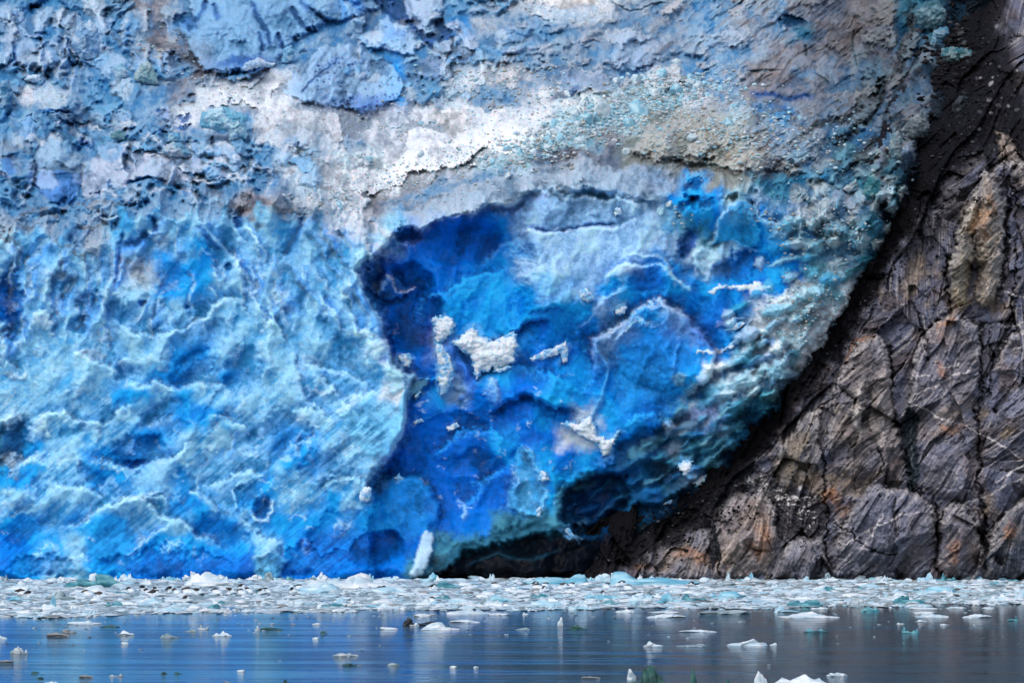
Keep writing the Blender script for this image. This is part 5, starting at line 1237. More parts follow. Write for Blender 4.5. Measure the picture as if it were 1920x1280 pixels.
NAMED = [
    # near open water, towards the boat
    (1214, 1304, 84, 64, 'peak', 'green', 'dark green clear ice shard with one tall point at the frame bottom', 'iceberg_fragment', 'ice fragment'),
    (1331, 1302, 92, 60, 'horns', 'green', 'dark green ice fragment with two horns and a dip between', 'iceberg_fragment', 'ice fragment'),
    (1181, 1276, 22, 26, 'tall', 'clear', 'thin white ice splinter leaning by the pointed green shard', 'iceberg_fragment', 'ice fragment'),
    (1430, 1296, 50, 44, 'mound', 'white', 'rounded white ice lump beside the long twin peaked floe', 'ice_floe', 'ice floe'),
    (1498, 1281, 120, 20, 'peak', 'white', 'long low white floe with two small peaks at the frame bottom', 'ice_floe', 'ice floe'),
    (1566, 1266, 42, 8, 'slab', 'white', 'thin white sliver floe just behind the twin peaked floe', 'ice_floe', 'ice floe'),
    (1405, 1209, 98, 14, 'mound', 'white', 'long smooth white floe, the higher rounded half of a joined pair', 'ice_floe', 'ice floe'),
    (1300, 1211, 70, 6, 'slab', 'grey', 'low grey washed ice strip linking the two rounded floes', 'ice_floe', 'ice floe'),
    (1225, 1211, 40, 11, 'mound', 'white', 'small rounded white floe at the near end of the grey ice strip', 'ice_floe', 'ice floe'),
    (1312, 1184, 82, 6, 'slab', 'white', 'flat thin white floe in rippled water behind the long smooth floe', 'ice_floe', 'ice floe'),
    (1051, 1173, 13, 19, 'tall', 'white', 'small upright white ice pillar standing in the blue water', 'iceberg_fragment', 'ice fragment'),
    (1080, 1179, 44, 10, 'mound', 'green', 'low dark green ice lump next to the upright white pillar', 'iceberg_fragment', 'ice fragment'),
    (775, 1172, 50, 16, 'mound', 'dark', 'black debris covered ice lump with a white hollow side', 'iceberg_fragment', 'ice fragment'),
    (779, 1172.5, 20, 9, 'mound', 'white', 'small white ice face against the black debris lump', 'ice_floe', 'ice floe'),
    (808, 1168, 36, 5, 'slab', 'dark', 'thin dark dirty ice tail behind the white humped floe', 'iceberg_fragment', 'ice fragment'),
    (826, 1180, 76, 16, 'mound', 'white', 'white humped floe touching the black debris lump', 'ice_floe', 'ice floe'),
    (794, 1155, 44, 7, 'slab', 'white', 'short bright floe lying behind the black debris lump', 'ice_floe', 'ice floe'),
    (875, 1166, 66, 7, 'slab', 'white', 'thin pale floe stretched beyond the white humped floe', 'ice_floe', 'ice floe'),
    (729, 1179, 36, 6, 'slab', 'white', 'short white floe just left of the black debris lump', 'ice_floe', 'ice floe'),
    (652, 1229, 54, 8, 'slab', 'clear', 'glassy bubbly floe alone in the open grey blue water', 'ice_floe', 'ice floe'),
    (656, 1246, 28, 5, 'mound', 'green', 'green humped ice scrap below the glassy bubbly floe', 'ice_floe', 'ice floe'),
    (607, 1186, 18, 6, 'mound', 'green', 'small green ice hump with a white tip in open water', 'ice_floe', 'ice floe'),
    (505, 1180, 58, 6, 'slab', 'green', 'dark green flat ice scrap strung out in open water', 'ice_floe', 'ice floe'),
    (595, 1170, 18, 4, 'slab', 'white', 'tiny white floe in the deep blue reflection', 'ice_floe', 'ice floe'),
    (593, 1197, 17, 4, 'slab', 'white', 'tiny pale floe beneath the small green hump', 'ice_floe', 'ice floe'),
    (485, 1181, 12, 14, 'tall', 'white', 'small upright white ice block near the dark green scrap', 'ice_floe', 'ice floe'),
    (417, 1191, 40, 10, 'peak', 'white', 'white triangular floe with one low peak in open water', 'ice_floe', 'ice floe'),
    (384, 1179, 26, 14, 'shards', 'clear', 'jagged glassy shard floe behind the white triangular floe', 'ice_floe', 'ice floe'),
    (360, 1183, 24, 7, 'mound', 'grey', 'grey green low floe beside the jagged glassy shard', 'ice_floe', 'ice floe'),
    (322, 1195, 46, 9, 'mound', 'grey', 'green grey turtle shaped floe in open water', 'ice_floe', 'ice floe'),
    (239, 1189, 34, 9, 'mound', 'white', 'bright white humped floe between dark scraps', 'ice_floe', 'ice floe'),
    (210, 1175, 40, 3.5, 'slab', 'green', 'thin dark green floe sliver below the pack edge', 'ice_floe', 'ice floe'),
    (150, 1169, 88, 8, 'slab', 'white', 'long pale grey floe just off the pack edge', 'ice_floe', 'ice floe'),
    (112, 1192, 48, 9, 'slab', 'dirty', 'dirty dark streaked floe in open water', 'ice_floe', 'ice floe'),
    (132, 1185, 28, 9, 'mound', 'dirty', 'small dirty grey lump behind the dark streaked floe', 'ice_floe', 'ice floe'),
    (2, 1196, 30, 13, 'mound', 'white', 'white floe cut by the frame edge at mid water', 'ice_floe', 'ice floe'),
    (40, 1224, 36, 15, 'heap', 'clear', 'white and clear broken floe with an upright shard', 'ice_floe', 'ice floe'),
    (12, 1241, 38, 6, 'slab', 'dirty', 'dark dirty strip floe cut by the frame edge', 'ice_floe', 'ice floe'),
    (236, 1206, 15, 4, 'slab', 'white', 'tiny white floe below the bright humped floe', 'ice_floe', 'ice floe'),
    (100, 1281, 32, 6, 'slab', 'white', 'pale floe strip cut by the frame bottom', 'ice_floe', 'ice floe'),
    (222, 1267, 30, 8, 'shards', 'clear', 'small clear floe with white crust in near water', 'ice_floe', 'ice floe'),
    (165, 1269, 30, 6, 'slab', 'dirty', 'murky floe scrap beside the crusted clear floe', 'ice_floe', 'ice floe'),
    (80, 1271, 18, 4, 'slab', 'green', 'tiny green sliver beside the pale floe strip', 'ice_floe', 'ice floe'),
    (70, 1260, 16, 3, 'slab', 'green', 'tiny dark green sliver above the pale floe strip', 'ice_floe', 'ice floe'),
    (310, 1262, 12, 6, 'mound', 'green', 'tiny dark green lump in near water', 'ice_floe', 'ice floe'),
    (335, 1262, 20, 5, 'mound', 'green', 'small dark green lump with a flat top in near water', 'ice_floe', 'ice floe'),
    (454, 1258, 16, 5, 'slab', 'white', 'small white scrap floating alone in near water', 'ice_floe', 'ice floe'),
    (428, 1278, 18, 5, 'shards', 'dirty', 'small murky shard near the frame bottom', 'ice_floe', 'ice floe'),
    (850, 1251, 18, 5, 'slab', 'white', 'small white scrap with a smaller twin beside it', 'ice_floe', 'ice floe'),
    (893, 1251, 11, 4, 'slab', 'white', 'smaller of two white scraps floating close together', 'ice_floe', 'ice floe'),
    (738, 1246, 24, 5, 'slab', 'grey', 'buff tinted thin floe in near water', 'ice_floe', 'ice floe'),
    (985, 1151, 15, 9, 'shards', 'white', 'little white wing shaped shard by the pack edge', 'ice_floe', 'ice floe'),
    (980, 1180, 30, 5, 'slab', 'grey', 'greenish flat scrap near the upright white pillar', 'ice_floe', 'ice floe'),
    (1108, 1271, 40, 5, 'slab', 'dirty', 'murky thin floe near the pointed green shard', 'ice_floe', 'ice floe'),
    (538, 1279, 12, 9, 'mound', 'green', 'dark green nub cut by the frame bottom', 'ice_floe', 'ice floe'),
    (1449, 1209, 16, 8, 'mound', 'white', 'small white bump at the end of the long smooth floe', 'ice_floe', 'ice floe'),
    (1705, 1186, 40, 15, 'horns', 'teal', 'teal ice fragment with two little horns in dark water', 'iceberg_fragment', 'ice fragment'),
    (1525, 1184, 54, 9, 'shards', 'teal', 'broken teal ice bits with white specks', 'iceberg_fragment', 'ice fragment'),
    (1898, 1163, 26, 16, 'shards', 'teal', 'slanted glassy shard on a teal base at the frame edge', 'iceberg_fragment', 'ice fragment'),
    (1748, 1156, 70, 8, 'slab', 'white', 'flat white floe with thick pale rim in dark water', 'ice_floe', 'ice floe'),
    (1730, 1150, 56, 6, 'slab', 'white', 'white floe strip lying behind the thick rimmed floe', 'ice_floe', 'ice floe'),
    (1825, 1157, 64, 9, 'slab', 'white', 'flat white floe with a rounded knob at one end', 'ice_floe', 'ice floe'),
    (1725, 1165, 25, 6, 'mound', 'white', 'small white floe in front of the thick rimmed floe', 'ice_floe', 'ice floe'),
    (1686, 1169, 20, 5, 'shards', 'white', 'tiny white floe with a raised corner in dark water', 'ice_floe', 'ice floe'),
    (1850, 1141, 30, 5, 'slab', 'white', 'short white floe behind the knobbed flat floe', 'ice_floe', 'ice floe'),
    (1790, 1140, 40, 5, 'slab', 'white', 'thin white floe strip at the dark edge of the pack', 'ice_floe', 'ice floe'),
    (1728, 1141, 58, 5, 'slab', 'white', 'long straight white floe strip off the pack edge', 'ice_floe', 'ice floe'),
    (1767, 1171, 18, 3, 'slab', 'white', 'tiny white flake in dark water', 'ice_floe', 'ice floe'),
    (1824, 1172, 4, 4, 'mound', 'white', 'single white ice speck in the darkest water', 'ice_floe', 'ice floe'),
    (1515, 1157, 118, 13, 'peak', 'white', 'long white floe with a low peak off the pack edge', 'ice_floe', 'ice floe'),
    (1632, 1146, 44, 13, 'peak', 'teal', 'teal pyramid shaped ice in front of the pack', 'iceberg_fragment', 'ice fragment'),
    (1536, 1141, 40, 5, 'slab', 'white', 'flat white floe before the teal block', 'ice_floe', 'ice floe'),
    (1470, 1147, 52, 13, 'mound', 'pale', 'pale humped floe behind the long peaked floe', 'ice_floe', 'ice floe'),
    (1243, 1157, 86, 9, 'slab', 'white', 'bright smooth white floe on the deep blue reflection', 'ice_floe', 'ice floe'),
    (1240, 1148, 66, 6, 'slab', 'white', 'white floe strip just behind the bright smooth floe', 'ice_floe', 'ice floe'),
    (1173, 1148, 44, 9, 'slab', 'white', 'short rounded white floe before the pack edge', 'ice_floe', 'ice floe'),
    (1272, 1139, 28, 7, 'slab', 'white', 'small white floe at the pack edge above the bright floe', 'ice_floe', 'ice floe'),
    (1350, 1151, 116, 11, 'slab', 'grey', 'long grey green floe at the pack edge', 'ice_floe', 'ice floe'),
    (1398, 1141, 28, 6, 'slab', 'white', 'small bright floe on the far side of the grey green floe', 'ice_floe', 'ice floe'),
    (875, 1150, 96, 11, 'slab', 'white', 'crumbly white floe off the pack edge behind the humped floe', 'ice_floe', 'ice floe'),
    (935, 1152, 56, 4, 'slab', 'white', 'very thin white floe beside the crumbly floe', 'ice_floe', 'ice floe'),
    # in the pack
    (175, 1100, 128, 28, 'wedge', 'teal', 'smooth teal blue berg with a sharp sloping edge at the foot of the wall', 'iceberg_fragment', 'ice fragment'),
    (394, 1098, 104, 30, 'peak', 'white', 'tall white ice pyramid at the foot of the front wall', 'iceberg_fragment', 'ice fragment'),
    (190, 1116, 100, 22, 'mound', 'white', 'broad white mound in front of the smooth teal berg', 'iceberg_fragment', 'ice fragment'),
    (45, 1106, 66, 20, 'heap', 'white', 'white ice heap with a knob near the frame edge', 'ice_heap', 'ice heap'),
    (112, 1124, 66, 20, 'mound', 'grey', 'grey blue berg with a glassy side in the near pack', 'iceberg_fragment', 'ice fragment'),
    (102, 1142, 24, 34, 'tall', 'cyan', 'tall glassy blue slab standing upright at the pack edge', 'iceberg_fragment', 'ice fragment'),
    (276, 1096, 30, 14, 'peak', 'white', 'small white cone of ice beneath the blue wall', 'iceberg_fragment', 'ice fragment'),
    (665, 1102, 190, 32, 'heap', 'white', 'large heap of white ice blocks below the dark alcove', 'ice_heap', 'ice heap'),
    (598, 1112, 90, 22, 'wedge', 'pale', 'smooth pale wedge of ice sloping up to the block heap', 'iceberg_fragment', 'ice fragment'),
    (695, 1084, 22, 16, 'tall', 'pale', 'squared pale ice block perched behind the block heap', 'iceberg_fragment', 'ice fragment'),
    (728, 1112, 74, 16, 'slab', 'pale', 'pale blue slab in front of the block heap', 'ice_floe', 'ice floe'),
    (852, 1102, 112, 14, 'mound', 'teal', 'dark teal whaleback of clear ice in the pack', 'iceberg_fragment', 'ice fragment'),
    (1040, 1095, 130, 22, 'wedge', 'cyan', 'long pale cyan ridge of ice below the black cave', 'iceberg_fragment', 'ice fragment'),
    (1220, 1096, 190, 28, 'wedge', 'cyan', 'longest cyan ice ridge under the rock with a high square end', 'iceberg_fragment', 'ice fragment'),
    (1120, 1090, 50, 18, 'mound', 'pale', 'pale rounded berg between the two cyan ridges', 'iceberg_fragment', 'ice fragment'),
    (1575, 1084, 58, 22, 'wedge', 'cyan', 'square cornered cyan block against the rock foot', 'iceberg_fragment', 'ice fragment'),
    (1640, 1084, 46, 18, 'shards', 'cyan', 'pointed cyan berg against the rock foot', 'iceberg_fragment', 'ice fragment'),
    (1385, 1084, 60, 14, 'mound', 'cyan', 'rounded cyan berg under the rusty rock', 'iceberg_fragment', 'ice fragment'),
    (1505, 1136, 86, 16, 'slab', 'teal', 'long teal block at the near edge of the pack', 'iceberg_fragment', 'ice fragment'),
    (1604, 1133, 46, 16, 'heap', 'clear', 'clear glassy heap at the near edge of the pack', 'ice_heap', 'ice heap'),
    (1705, 1132, 70, 19, 'mound', 'teal', 'glassy green domed berg at the pack edge', 'iceberg_fragment', 'ice fragment'),
    (1872, 1126, 56, 16, 'peak', 'white', 'white peaked berg at the dark edge of the pack', 'iceberg_fragment', 'ice fragment'),
    (1915, 1122, 40, 15, 'mound', 'cyan', 'cyan berg cut by the frame edge', 'iceberg_fragment', 'ice fragment'),
    (1250, 1130, 60, 24, 'mound', 'cyan', 'pale cyan rounded berg in the middle of the near pack', 'iceberg_fragment', 'ice fragment'),
    (1192, 1132, 38, 20, 'tall', 'pale', 'glassy pale block reflected at the pack edge', 'iceberg_fragment', 'ice fragment'),
    (1302, 1126, 60, 16, 'wedge', 'teal', 'dark teal slope of ice beside the rounded cyan berg', 'iceberg_fragment', 'ice fragment'),
    (1095, 1142, 66, 18, 'heap', 'pale', 'icy rubble berg at the near edge of the pack', 'ice_heap', 'ice heap'),
    (1042, 1142, 40, 14, 'mound', 'pale', 'pale glassy lump next to the rubble berg', 'iceberg_fragment', 'ice fragment'),
    (1360, 1120, 90, 14, 'mound', 'cyan', 'low cyan mound behind the grey green floe', 'iceberg_fragment', 'ice fragment'),
    (1745, 1110, 130, 14, 'mound', 'cyan', 'wide flat cyan mound in the pack below the rock dome', 'iceberg_fragment', 'ice fragment'),
    (1500, 1112, 110, 12, 'slab', 'white', 'wide white floe in the pack below the scree', 'ice_floe', 'ice floe'),
    (630, 1132, 60, 14, 'mound', 'pale', 'pale humped berg at the near edge below the block heap', 'iceberg_fragment', 'ice fragment'),
    (548, 1136, 24, 13, 'tall', 'white', 'white rounded knob of ice by the pack edge', 'iceberg_fragment', 'ice fragment'),
    (400, 1142, 44, 12, 'mound', 'teal', 'teal berg at the pack edge below the white pyramid', 'iceberg_fragment', 'ice fragment'),
    (220, 1137, 46, 12, 'mound', 'teal', 'dark glassy hump below the broad white mound', 'iceberg_fragment', 'ice fragment'),
    (310, 1131, 60, 10, 'mound', 'grey', 'smoky grey berg low in the near pack', 'iceberg_fragment', 'ice fragment'),
    (745, 1142, 46, 10, 'slab', 'white', 'bright white floe on the pack edge behind the black lump', 'ice_floe', 'ice floe'),
    (870, 1132, 90, 14, 'mound', 'pale', 'long pale mound in the near pack below the teal whaleback', 'iceberg_fragment', 'ice fragment'),
    (935, 1128, 60, 16, 'mound', 'cyan', 'sloping pale blue berg in the near pack', 'iceberg_fragment', 'ice fragment')]
for i, (px, py, w, h, sh, ti, lab, nm, cat) in enumerate(NAMED):
    floe(px, py, w, h, sh, ti, lab, nm, cat, seed=i % 4 + (5 if w > 60 else 0), flip=(i % 3 == 1))

ZONES = [(-60, 330, 'beneath the streaked blue wall'), (330, 700, 'beneath the tooth shaped ice buttress'), (700, 1000, 'beneath the deep blue alcove'), (1000, 1330, 'beneath the black cave'), (1330, 1640, 'beneath the rusty rock foot'), (1640, 2000, 'beneath the domed rock slabs')]


def edge_py(px):
    return float(np.interp(px, [-100, 0, 120, 240, 480, 620, 700, 900, 1000, 1150, 1250, 1400, 1550, 1700, 1800, 2020], [1158, 1157, 1158, 1151, 1147, 1148, 1144, 1143, 1144, 1140, 1138, 1143, 1135, 1138, 1132, 1130]))


SHAPES = ['slab', 'mound', 'heap', 'peak', 'slab', 'mound', 'shards']
CT = ['white', 'white', 'white', 'pale', 'pale', 'pale', 'cyan', 'white', 'grey', 'white', 'teal']
NT = {'white': 'white', 'pale': 'pale blue', 'grey': 'grey', 'cyan': 'cyan', 'teal': 'dark teal'}
NS = {'slab': 'flat floe', 'mound': 'rounded ice lump', 'heap': 'crumbled ice heap', 'peak': 'peaked ice lump', 'shards': 'jagged ice lump', 'wedge': 'wedge shaped ice lump'}
cnt = 0
r3 = random.Random(21)
while cnt < 185:
    px = r3.uniform(-40, 1960); t = r3.random() ** 0.8 if cnt < 110 else r3.uniform(0, 0.08)
    py = 1087 + (edge_py(px) - 3 - 1087) * t
    w = r3.uniform(20, 85) * (0.6 + 0.6 * t); sh = r3.choice(SHAPES); ti = r3.choice(CT)
    if cnt >= 110: sh = r3.choice(['mound', 'heap', 'slab', 'mound', 'wedge'])
    h = r3.uniform(6, 12) * (0.7 + 0.7 * t) * (0.7 if sh == 'slab' else 1.0) * (1 if cnt < 110 else r3.uniform(1.0, 2.6))
    if t < 0.2 and sh in ('peak', 'shards'): sh = 'mound'
    zn = [z[2] for z in ZONES if z[0] <= px < z[1]]
    if not zn: continue
    row = 'far' if t < 0.4 else 'middle' if t < 0.75 else 'near'
    lab = f'{NT[ti]} {NS[sh]} in the {row} pack ice {zn[0]}'
    floe(px, py, w, h, sh, ti, lab, 'pack_ice_chunk', 'ice chunk', group=lab, seed=r3.randrange(3), flip=r3.random() < 0.5)
    cnt += 1

# countless brash between the floes, and scraps in open water
def brash():
    protos = [chunk(900 + i, 1, 8, 0.1) for i in range(14)]
    cos, fas, cls = [], [], []; base = 0
    r = np.random.default_rng(5)
    n = 10500
    tnt = [TINTS[k] for k in ('white', 'white', 'white', 'pale', 'pale', 'white', 'white', 'grey', 'grey', 'pale', 'dirty')]
    for q in range(n):
        px = r.uniform(-260, 2180)
        e = edge_py(px)
        if q < n * 0.972:
            py = 1084 + (e - 1084) * r.uniform(0, 1) ** 0.9 + r.normal() * 1.2
        else:
            py = e + abs(r.exponential(26)); 
            if py > 1290: continue
        Yw = water_Y(py); k = Yw / F
        open_ = q >= n * 0.972
        W = r.uniform(2.0, 9.0) * k * (0.55 if open_ else 1.0) * (2.0 if r.random() < 0.12 and not open_ else 1)
        v, f = protos[q % 14]
        hh = W * r.uniform(0.10, 0.20) if open_ else W * r.uniform(0.12, 0.38)
        a = r.uniform(0, 6.28); c_, s_ = math.cos(a), math.sin(a)
        vv = v * np.array([W, W * 0.9, hh])
        co = np.stack([vv[:, 0] * c_ - vv[:, 1] * s_ + (px - 960) * k, vv[:, 0] * s_ + vv[:, 1] * c_ + Yw, vv[:, 2] + 0.02], -1)
        cos.append(co); fas.append(f + base); base += len(v)
        t = tnt[r.integers(len(tnt))]
        w = r.uniform(0, 1)
        col = np.array(t[0]) * (1 - w) + np.array(t[1]) * w
        cls.append(np.repeat(col[None], len(v), 0))
    o = raw_mesh('brash_ice', np.concatenate(cos), np.concatenate(fas), np.concatenate(cls), M_FLOE, smooth=False)
    tag(o, 'dense crushed brash ice filling the water below the glacier and rock', 'brash ice', kind='stuff')
    # slush sheet the brash lies in
    gxx = np.arange(-560, 2500, 4.0); tt = np.linspace(0, 1, 60)
    PXs, T = np.meshgrid(gxx, tt)
    e = np.array([edge_py(p) for p in gxx])[None, :] + 4 * fbm(PXs / 60, PXs * 0, 4, 801) + 2 * fbm(PXs / 12, PXs * 0 + 3, 3, 802)
    PYs = 1078 + (e - 1078) * T
    vq = (640 - PYs) / F
    Yq = -CAM_H / (SP + CP * vq) * (CP - SP * vq)
    Xq = (PXs - 960) * Yq / F
    Zq = 0.03 + 0.06 * fbm(Xq / 1.5, Yq / 3.0, 4, 803) + 0.10 * fbm(Xq / 6, Yq / 10, 3, 804)
    w = sst(-0.3, 0.4, fbm(Xq / 3.0, Yq / 7.0, 4, 805))[..., None]
    C = np.array([0.22, 0.29, 0.31], np.float32) * (1 - w) + np.array([0.60, 0.68, 0.73], np.float32) * w
    o = mesh_grid('slush', Xq, Yq, Zq, C, M_FLOE)
    tag(o, 'grey green slush between the pack ice floes', 'slush', kind='stuff')


brash()


# ------------------------------------------------------------------ relief pieces: seracs, snow clumps, boulders
def relief(name, pts, thick, label, cat, c1, c2, mat, lift=0.3, group=None, rough=0.35, sheet='g', back=0.8, freq=14, step=1.4, lace=False):
    p = np.array(pts, np.float32)
    xs = np.arange(p[:, 0].min() - 4, p[:, 0].max() + 5, step); ys = np.arange(p[:, 1].min() - 4, p[:, 1].max() + 5, step)
    XX, YY = np.meshgrid(xs.astype(np.float32), ys.astype(np.float32))
    sdv = int(abs(p[0, 0] * 7 + p[0, 1] * 13)) % 9000
    wx = XX + 2.2 * fbm(XX / 8, YY / 8, 3, sdv); wy = YY + 2.2 * fbm(XX / 8, YY / 8, 3, sdv + 1)
    d = poly_sd(wx, wy, [tuple(q) for q in p])
    if lace: d = d - 4.0 * np.clip(fbm(XX / 9, YY / 7, 2, sdv + 9, 0.5) - 0.02, 0, 1) * sst(0, 14, 14 - d) * 2
    m = d > 0
    if m.sum() < 6: return None
    cx, cy = float(p[:, 0].mean()), float(p[:, 1].mean())
    if sheet == 'g': Yc = min(depth_at(cx, cy), depth_at(cx, float(p[:, 1].max()) - 2) + 1.0)
    else: Yc = float(RY[np.searchsorted(gyr, cy), np.searchsorted(gxr, cx)])
    Yc -= lift
    r = max(float(d.max()), 2.0)
    prof = np.sqrt(np.clip(1 - (1 - np.clip(d / r, 0, 1)) ** 2, 0, 1))
    cc, ee, ci, env = cells(wx / freq, wy / freq, sdv + 5, 1.0, 1.0)
    hgt = thick * prof * (1 + 0.25 * fbm(XX / 20, YY / 20, 3, sdv + 2)) + rough * prof * (0.6 * cc + 0.5 * fbm(XX / 6, YY / 6, 4, sdv + 3))
    fx, fy, fz = at(XX, YY, Yc - hgt)
    bx, by, bz = at(XX, YY, Yc + back * prof + 0.05)
    idx = -np.ones(m.shape, int); idx[m] = np.arange(m.sum())
    n = int(m.sum())
    co = np.concatenate([np.stack([fx[m], fy[m], fz[m]], -1), np.stack([bx[m], by[m], bz[m]], -1)])
    q = m[:-1, :-1] & m[1:, :-1] & m[1:, 1:] & m[:-1, 1:]
    a, b, c, e = idx[:-1, :-1][q], idx[1:, :-1][q], idx[1:, 1:][q], idx[:-1, 1:][q]
    front = np.stack([a, b, c, e], -1); bk = np.stack([a, e, c, b], -1) + n
    faces = [front, bk]
    ed = {}
    for f in front.tolist():
        for i in range(4):
            k = (f[i], f[(i + 1) % 4])
            if (k[1], k[0]) in ed: del ed[(k[1], k[0])]
            else: ed[k] = 1
    if ed:
        sidef = np.array([(k[1], k[0], k[0] + n, k[1] + n) for k in ed], int)
        faces.append(sidef)
    fa = np.concatenate(faces)
    w = sst(-0.35, 0.45, fbm(XX / freq, YY / freq, 4, sdv + 7) + 0.5 * cc + (0.16 * (d - 4) if lace else 0))[m][:, None]
    C = np.array(c1, np.float32) * (1 - w) + np.array(c2, np.float32) * w
    C = np.concatenate([C, C])
    org = np.array(at(cx, float(p[:, 1].max()), Yc))
    o = raw_mesh(name, co - org[None], fa, C, mat)
    o.location = org
    tag(o, label, cat, group)
    return o


def rag(cx, cy, rx, ry, n, seed, an=0):
    r = random.Random(seed); out = []
    ca, sa = math.cos(math.radians(an)), math.sin(math.radians(an))
    for i in range(n):
        t = 2 * math.pi * i / n; k = r.uniform(0.7, 1.15)
        x, y = rx * k * math.cos(t), ry * k * math.sin(t)
        out.append((cx + x * ca - y * sa, cy + x * sa + y * ca))
    return out


W1, W2 = (0.20, 0.50, 0.80), (0.74, 0.82, 0.89)
for pts, lab, th in SNOW:
    relief('snow_clump', pts, th * 1.5, lab, 'snow clump', W1, W2, M_GLACIER, lift=0.3, freq=12, rough=0.35, lace=th > 0.75)

# seracs that stand clear of the icefall
for pts, lab, c1, c2, th in (
    ([(372, 232), (378, 212), (392, 205), (418, 198), (438, 205), (468, 220), (462, 230), (465, 262), (430, 265), (425, 248), (395, 245), (375, 240)], 'bright cyan tilted serac on the snow gully', (0.16, 0.42, 0.60), (0.46, 0.66, 0.78), 2.0),
    ([(206, 262), (208, 248), (222, 244), (238, 248), (242, 258), (240, 266)], 'small square teal serac with a dirty cap', (0.05, 0.17, 0.22), (0.16, 0.32, 0.38), 1.2),
    ([(305, 290), (302, 275), (318, 268), (340, 266), (362, 290), (345, 297), (318, 296)], 'low grey blue serac with a pale crest', (0.15, 0.34, 0.50), (0.38, 0.48, 0.58), 1.3),
    ([(310, 268), (318, 250), (335, 246), (345, 262), (342, 268)], 'small cyan fin behind the low grey serac', (0.10, 0.34, 0.56), (0.34, 0.52, 0.66), 1.0),
    ([(132, 85), (148, 25), (160, 45), (168, 36), (185, 55), (190, 78), (182, 110), (150, 115)], 'pair of sharp pale teeth in the upper icefall', (0.20, 0.38, 0.60), (0.44, 0.60, 0.76), 1.8),
    ([(248, 150), (262, 118), (280, 114), (290, 130), (300, 158), (285, 162)], 'leaning green grey tooth near the dirt band', (0.22, 0.38, 0.44), (0.42, 0.54, 0.58), 1.5),
    ([(212, 125), (228, 116), (242, 135), (235, 148), (216, 150)], 'pale triangular ice tooth', (0.25, 0.46, 0.62), (0.46, 0.62, 0.74), 1.2),
    ([(0, 200), (0, 150), (18, 150), (26, 175), (22, 200), (12, 215)], 'blue grey serac cut by the frame edge', (0.07, 0.22, 0.40), (0.26, 0.42, 0.58), 1.6),
    ([(44, 152), (52, 140), (72, 140), (84, 152), (70, 156)], 'rounded pale block at the foot of the pale cliffs', (0.34, 0.52, 0.72), (0.55, 0.68, 0.82), 1.0),
    ([(450, 130), (458, 118), (485, 108), (518, 120), (512, 126), (480, 128), (460, 135)], 'flat pale block under the rounded blue cliff', (0.34, 0.50, 0.70), (0.55, 0.66, 0.80), 1.2),
    ([(526, 118), (532, 90), (545, 84), (555, 95), (552, 112), (535, 122)], 'leaning pale cyan pillar beside the rounded cliff', (0.20, 0.42, 0.62), (0.44, 0.62, 0.76), 1.0),
    ([(556, 92), (570, 80), (575, 92), (562, 100)], 'small pale block beside the leaning pillar', (0.20, 0.42, 0.62), (0.44, 0.62, 0.76), 0.7)):
    relief('serac', pts, th, lab, 'serac', c1, c2, M_GLACIER, lift=0.8, freq=26, rough=0.6)

# blocks of ice lying on the dirty ground near the rock
for pts, lab, c1, c2, th in (
    ([(1762, 105), (1765, 92), (1785, 86), (1820, 92), (1836, 105), (1835, 118), (1815, 126), (1785, 122), (1770, 118)], 'long teal dirt capped ice boulder at the gully', (0.03, 0.12, 0.16), (0.16, 0.24, 0.26), 2.5),
    ([(1810, 145), (1815, 135), (1828, 134), (1834, 150), (1822, 148)], 'small pale triangular ice block above the black gully', (0.20, 0.30, 0.34), (0.32, 0.42, 0.46), 1.2),
    ([(1688, 245), (1705, 225), (1728, 205), (1735, 215), (1745, 235), (1740, 255), (1715, 262), (1700, 258)], 'grey pointed ice hood at the gully edge', (0.10, 0.13, 0.15), (0.22, 0.25, 0.27), 2.5),
    ([(1715, 20), (1735, 2), (1760, 0), (1775, 20), (1775, 45), (1755, 60), (1735, 55), (1720, 45)], 'tall teal ice tower below the dark rock', (0.05, 0.13, 0.17), (0.17, 0.28, 0.33), 2.5),
    ([(1742, 82), (1752, 55), (1775, 48), (1782, 62), (1765, 85), (1750, 92)], 'pale blue ice wedge beside the teal tower', (0.08, 0.20, 0.30), (0.22, 0.34, 0.42), 1.5),
    ([(1780, 240), (1785, 195), (1800, 178), (1815, 182), (1818, 205), (1800, 235)], 'dim grey rounded ice pillar inside the black gully', (0.02, 0.025, 0.03), (0.05, 0.06, 0.07), 1.5),
    ([(1665, 280), (1672, 250), (1685, 245), (1695, 265), (1690, 300), (1672, 300)], 'slim grey ice tooth below the pointed hood', (0.14, 0.22, 0.26), (0.26, 0.32, 0.35), 1.4),
    ([(1615, 360), (1628, 328), (1642, 325), (1655, 345), (1648, 372), (1625, 378)], 'teal green ice boulder among dirty blocks', (0.04, 0.18, 0.22), (0.20, 0.32, 0.33), 1.6),
    ([(1580, 352), (1605, 335), (1612, 350), (1590, 365)], 'pale leaning ice block among dirty blocks', (0.22, 0.30, 0.34), (0.36, 0.43, 0.46), 1.1)):
    relief('ice_boulder', pts, th, lab, 'ice boulder', c1, c2, M_GLACIER, lift=1.6, freq=14, rough=0.6)

# dark splinters standing on the shore rock
for pts, lab in (([(1331, 975), (1336, 965), (1343, 985), (1350, 1030), (1361, 1078), (1354, 1080), (1343, 1035), (1335, 1000)], 'long dark leaning rock splinter at the shore'),
                 ([(1330, 1012), (1338, 1003), (1344, 1020), (1343, 1060), (1338, 1080), (1333, 1060)], 'broader black rock splinter beside the long one')):
    relief('rock_splinter', pts, 0.5, lab, 'rock splinter', (0.012, 0.013, 0.018), (0.04, 0.042, 0.05), M_ROCK, lift=1.6, sheet='r', freq=8)

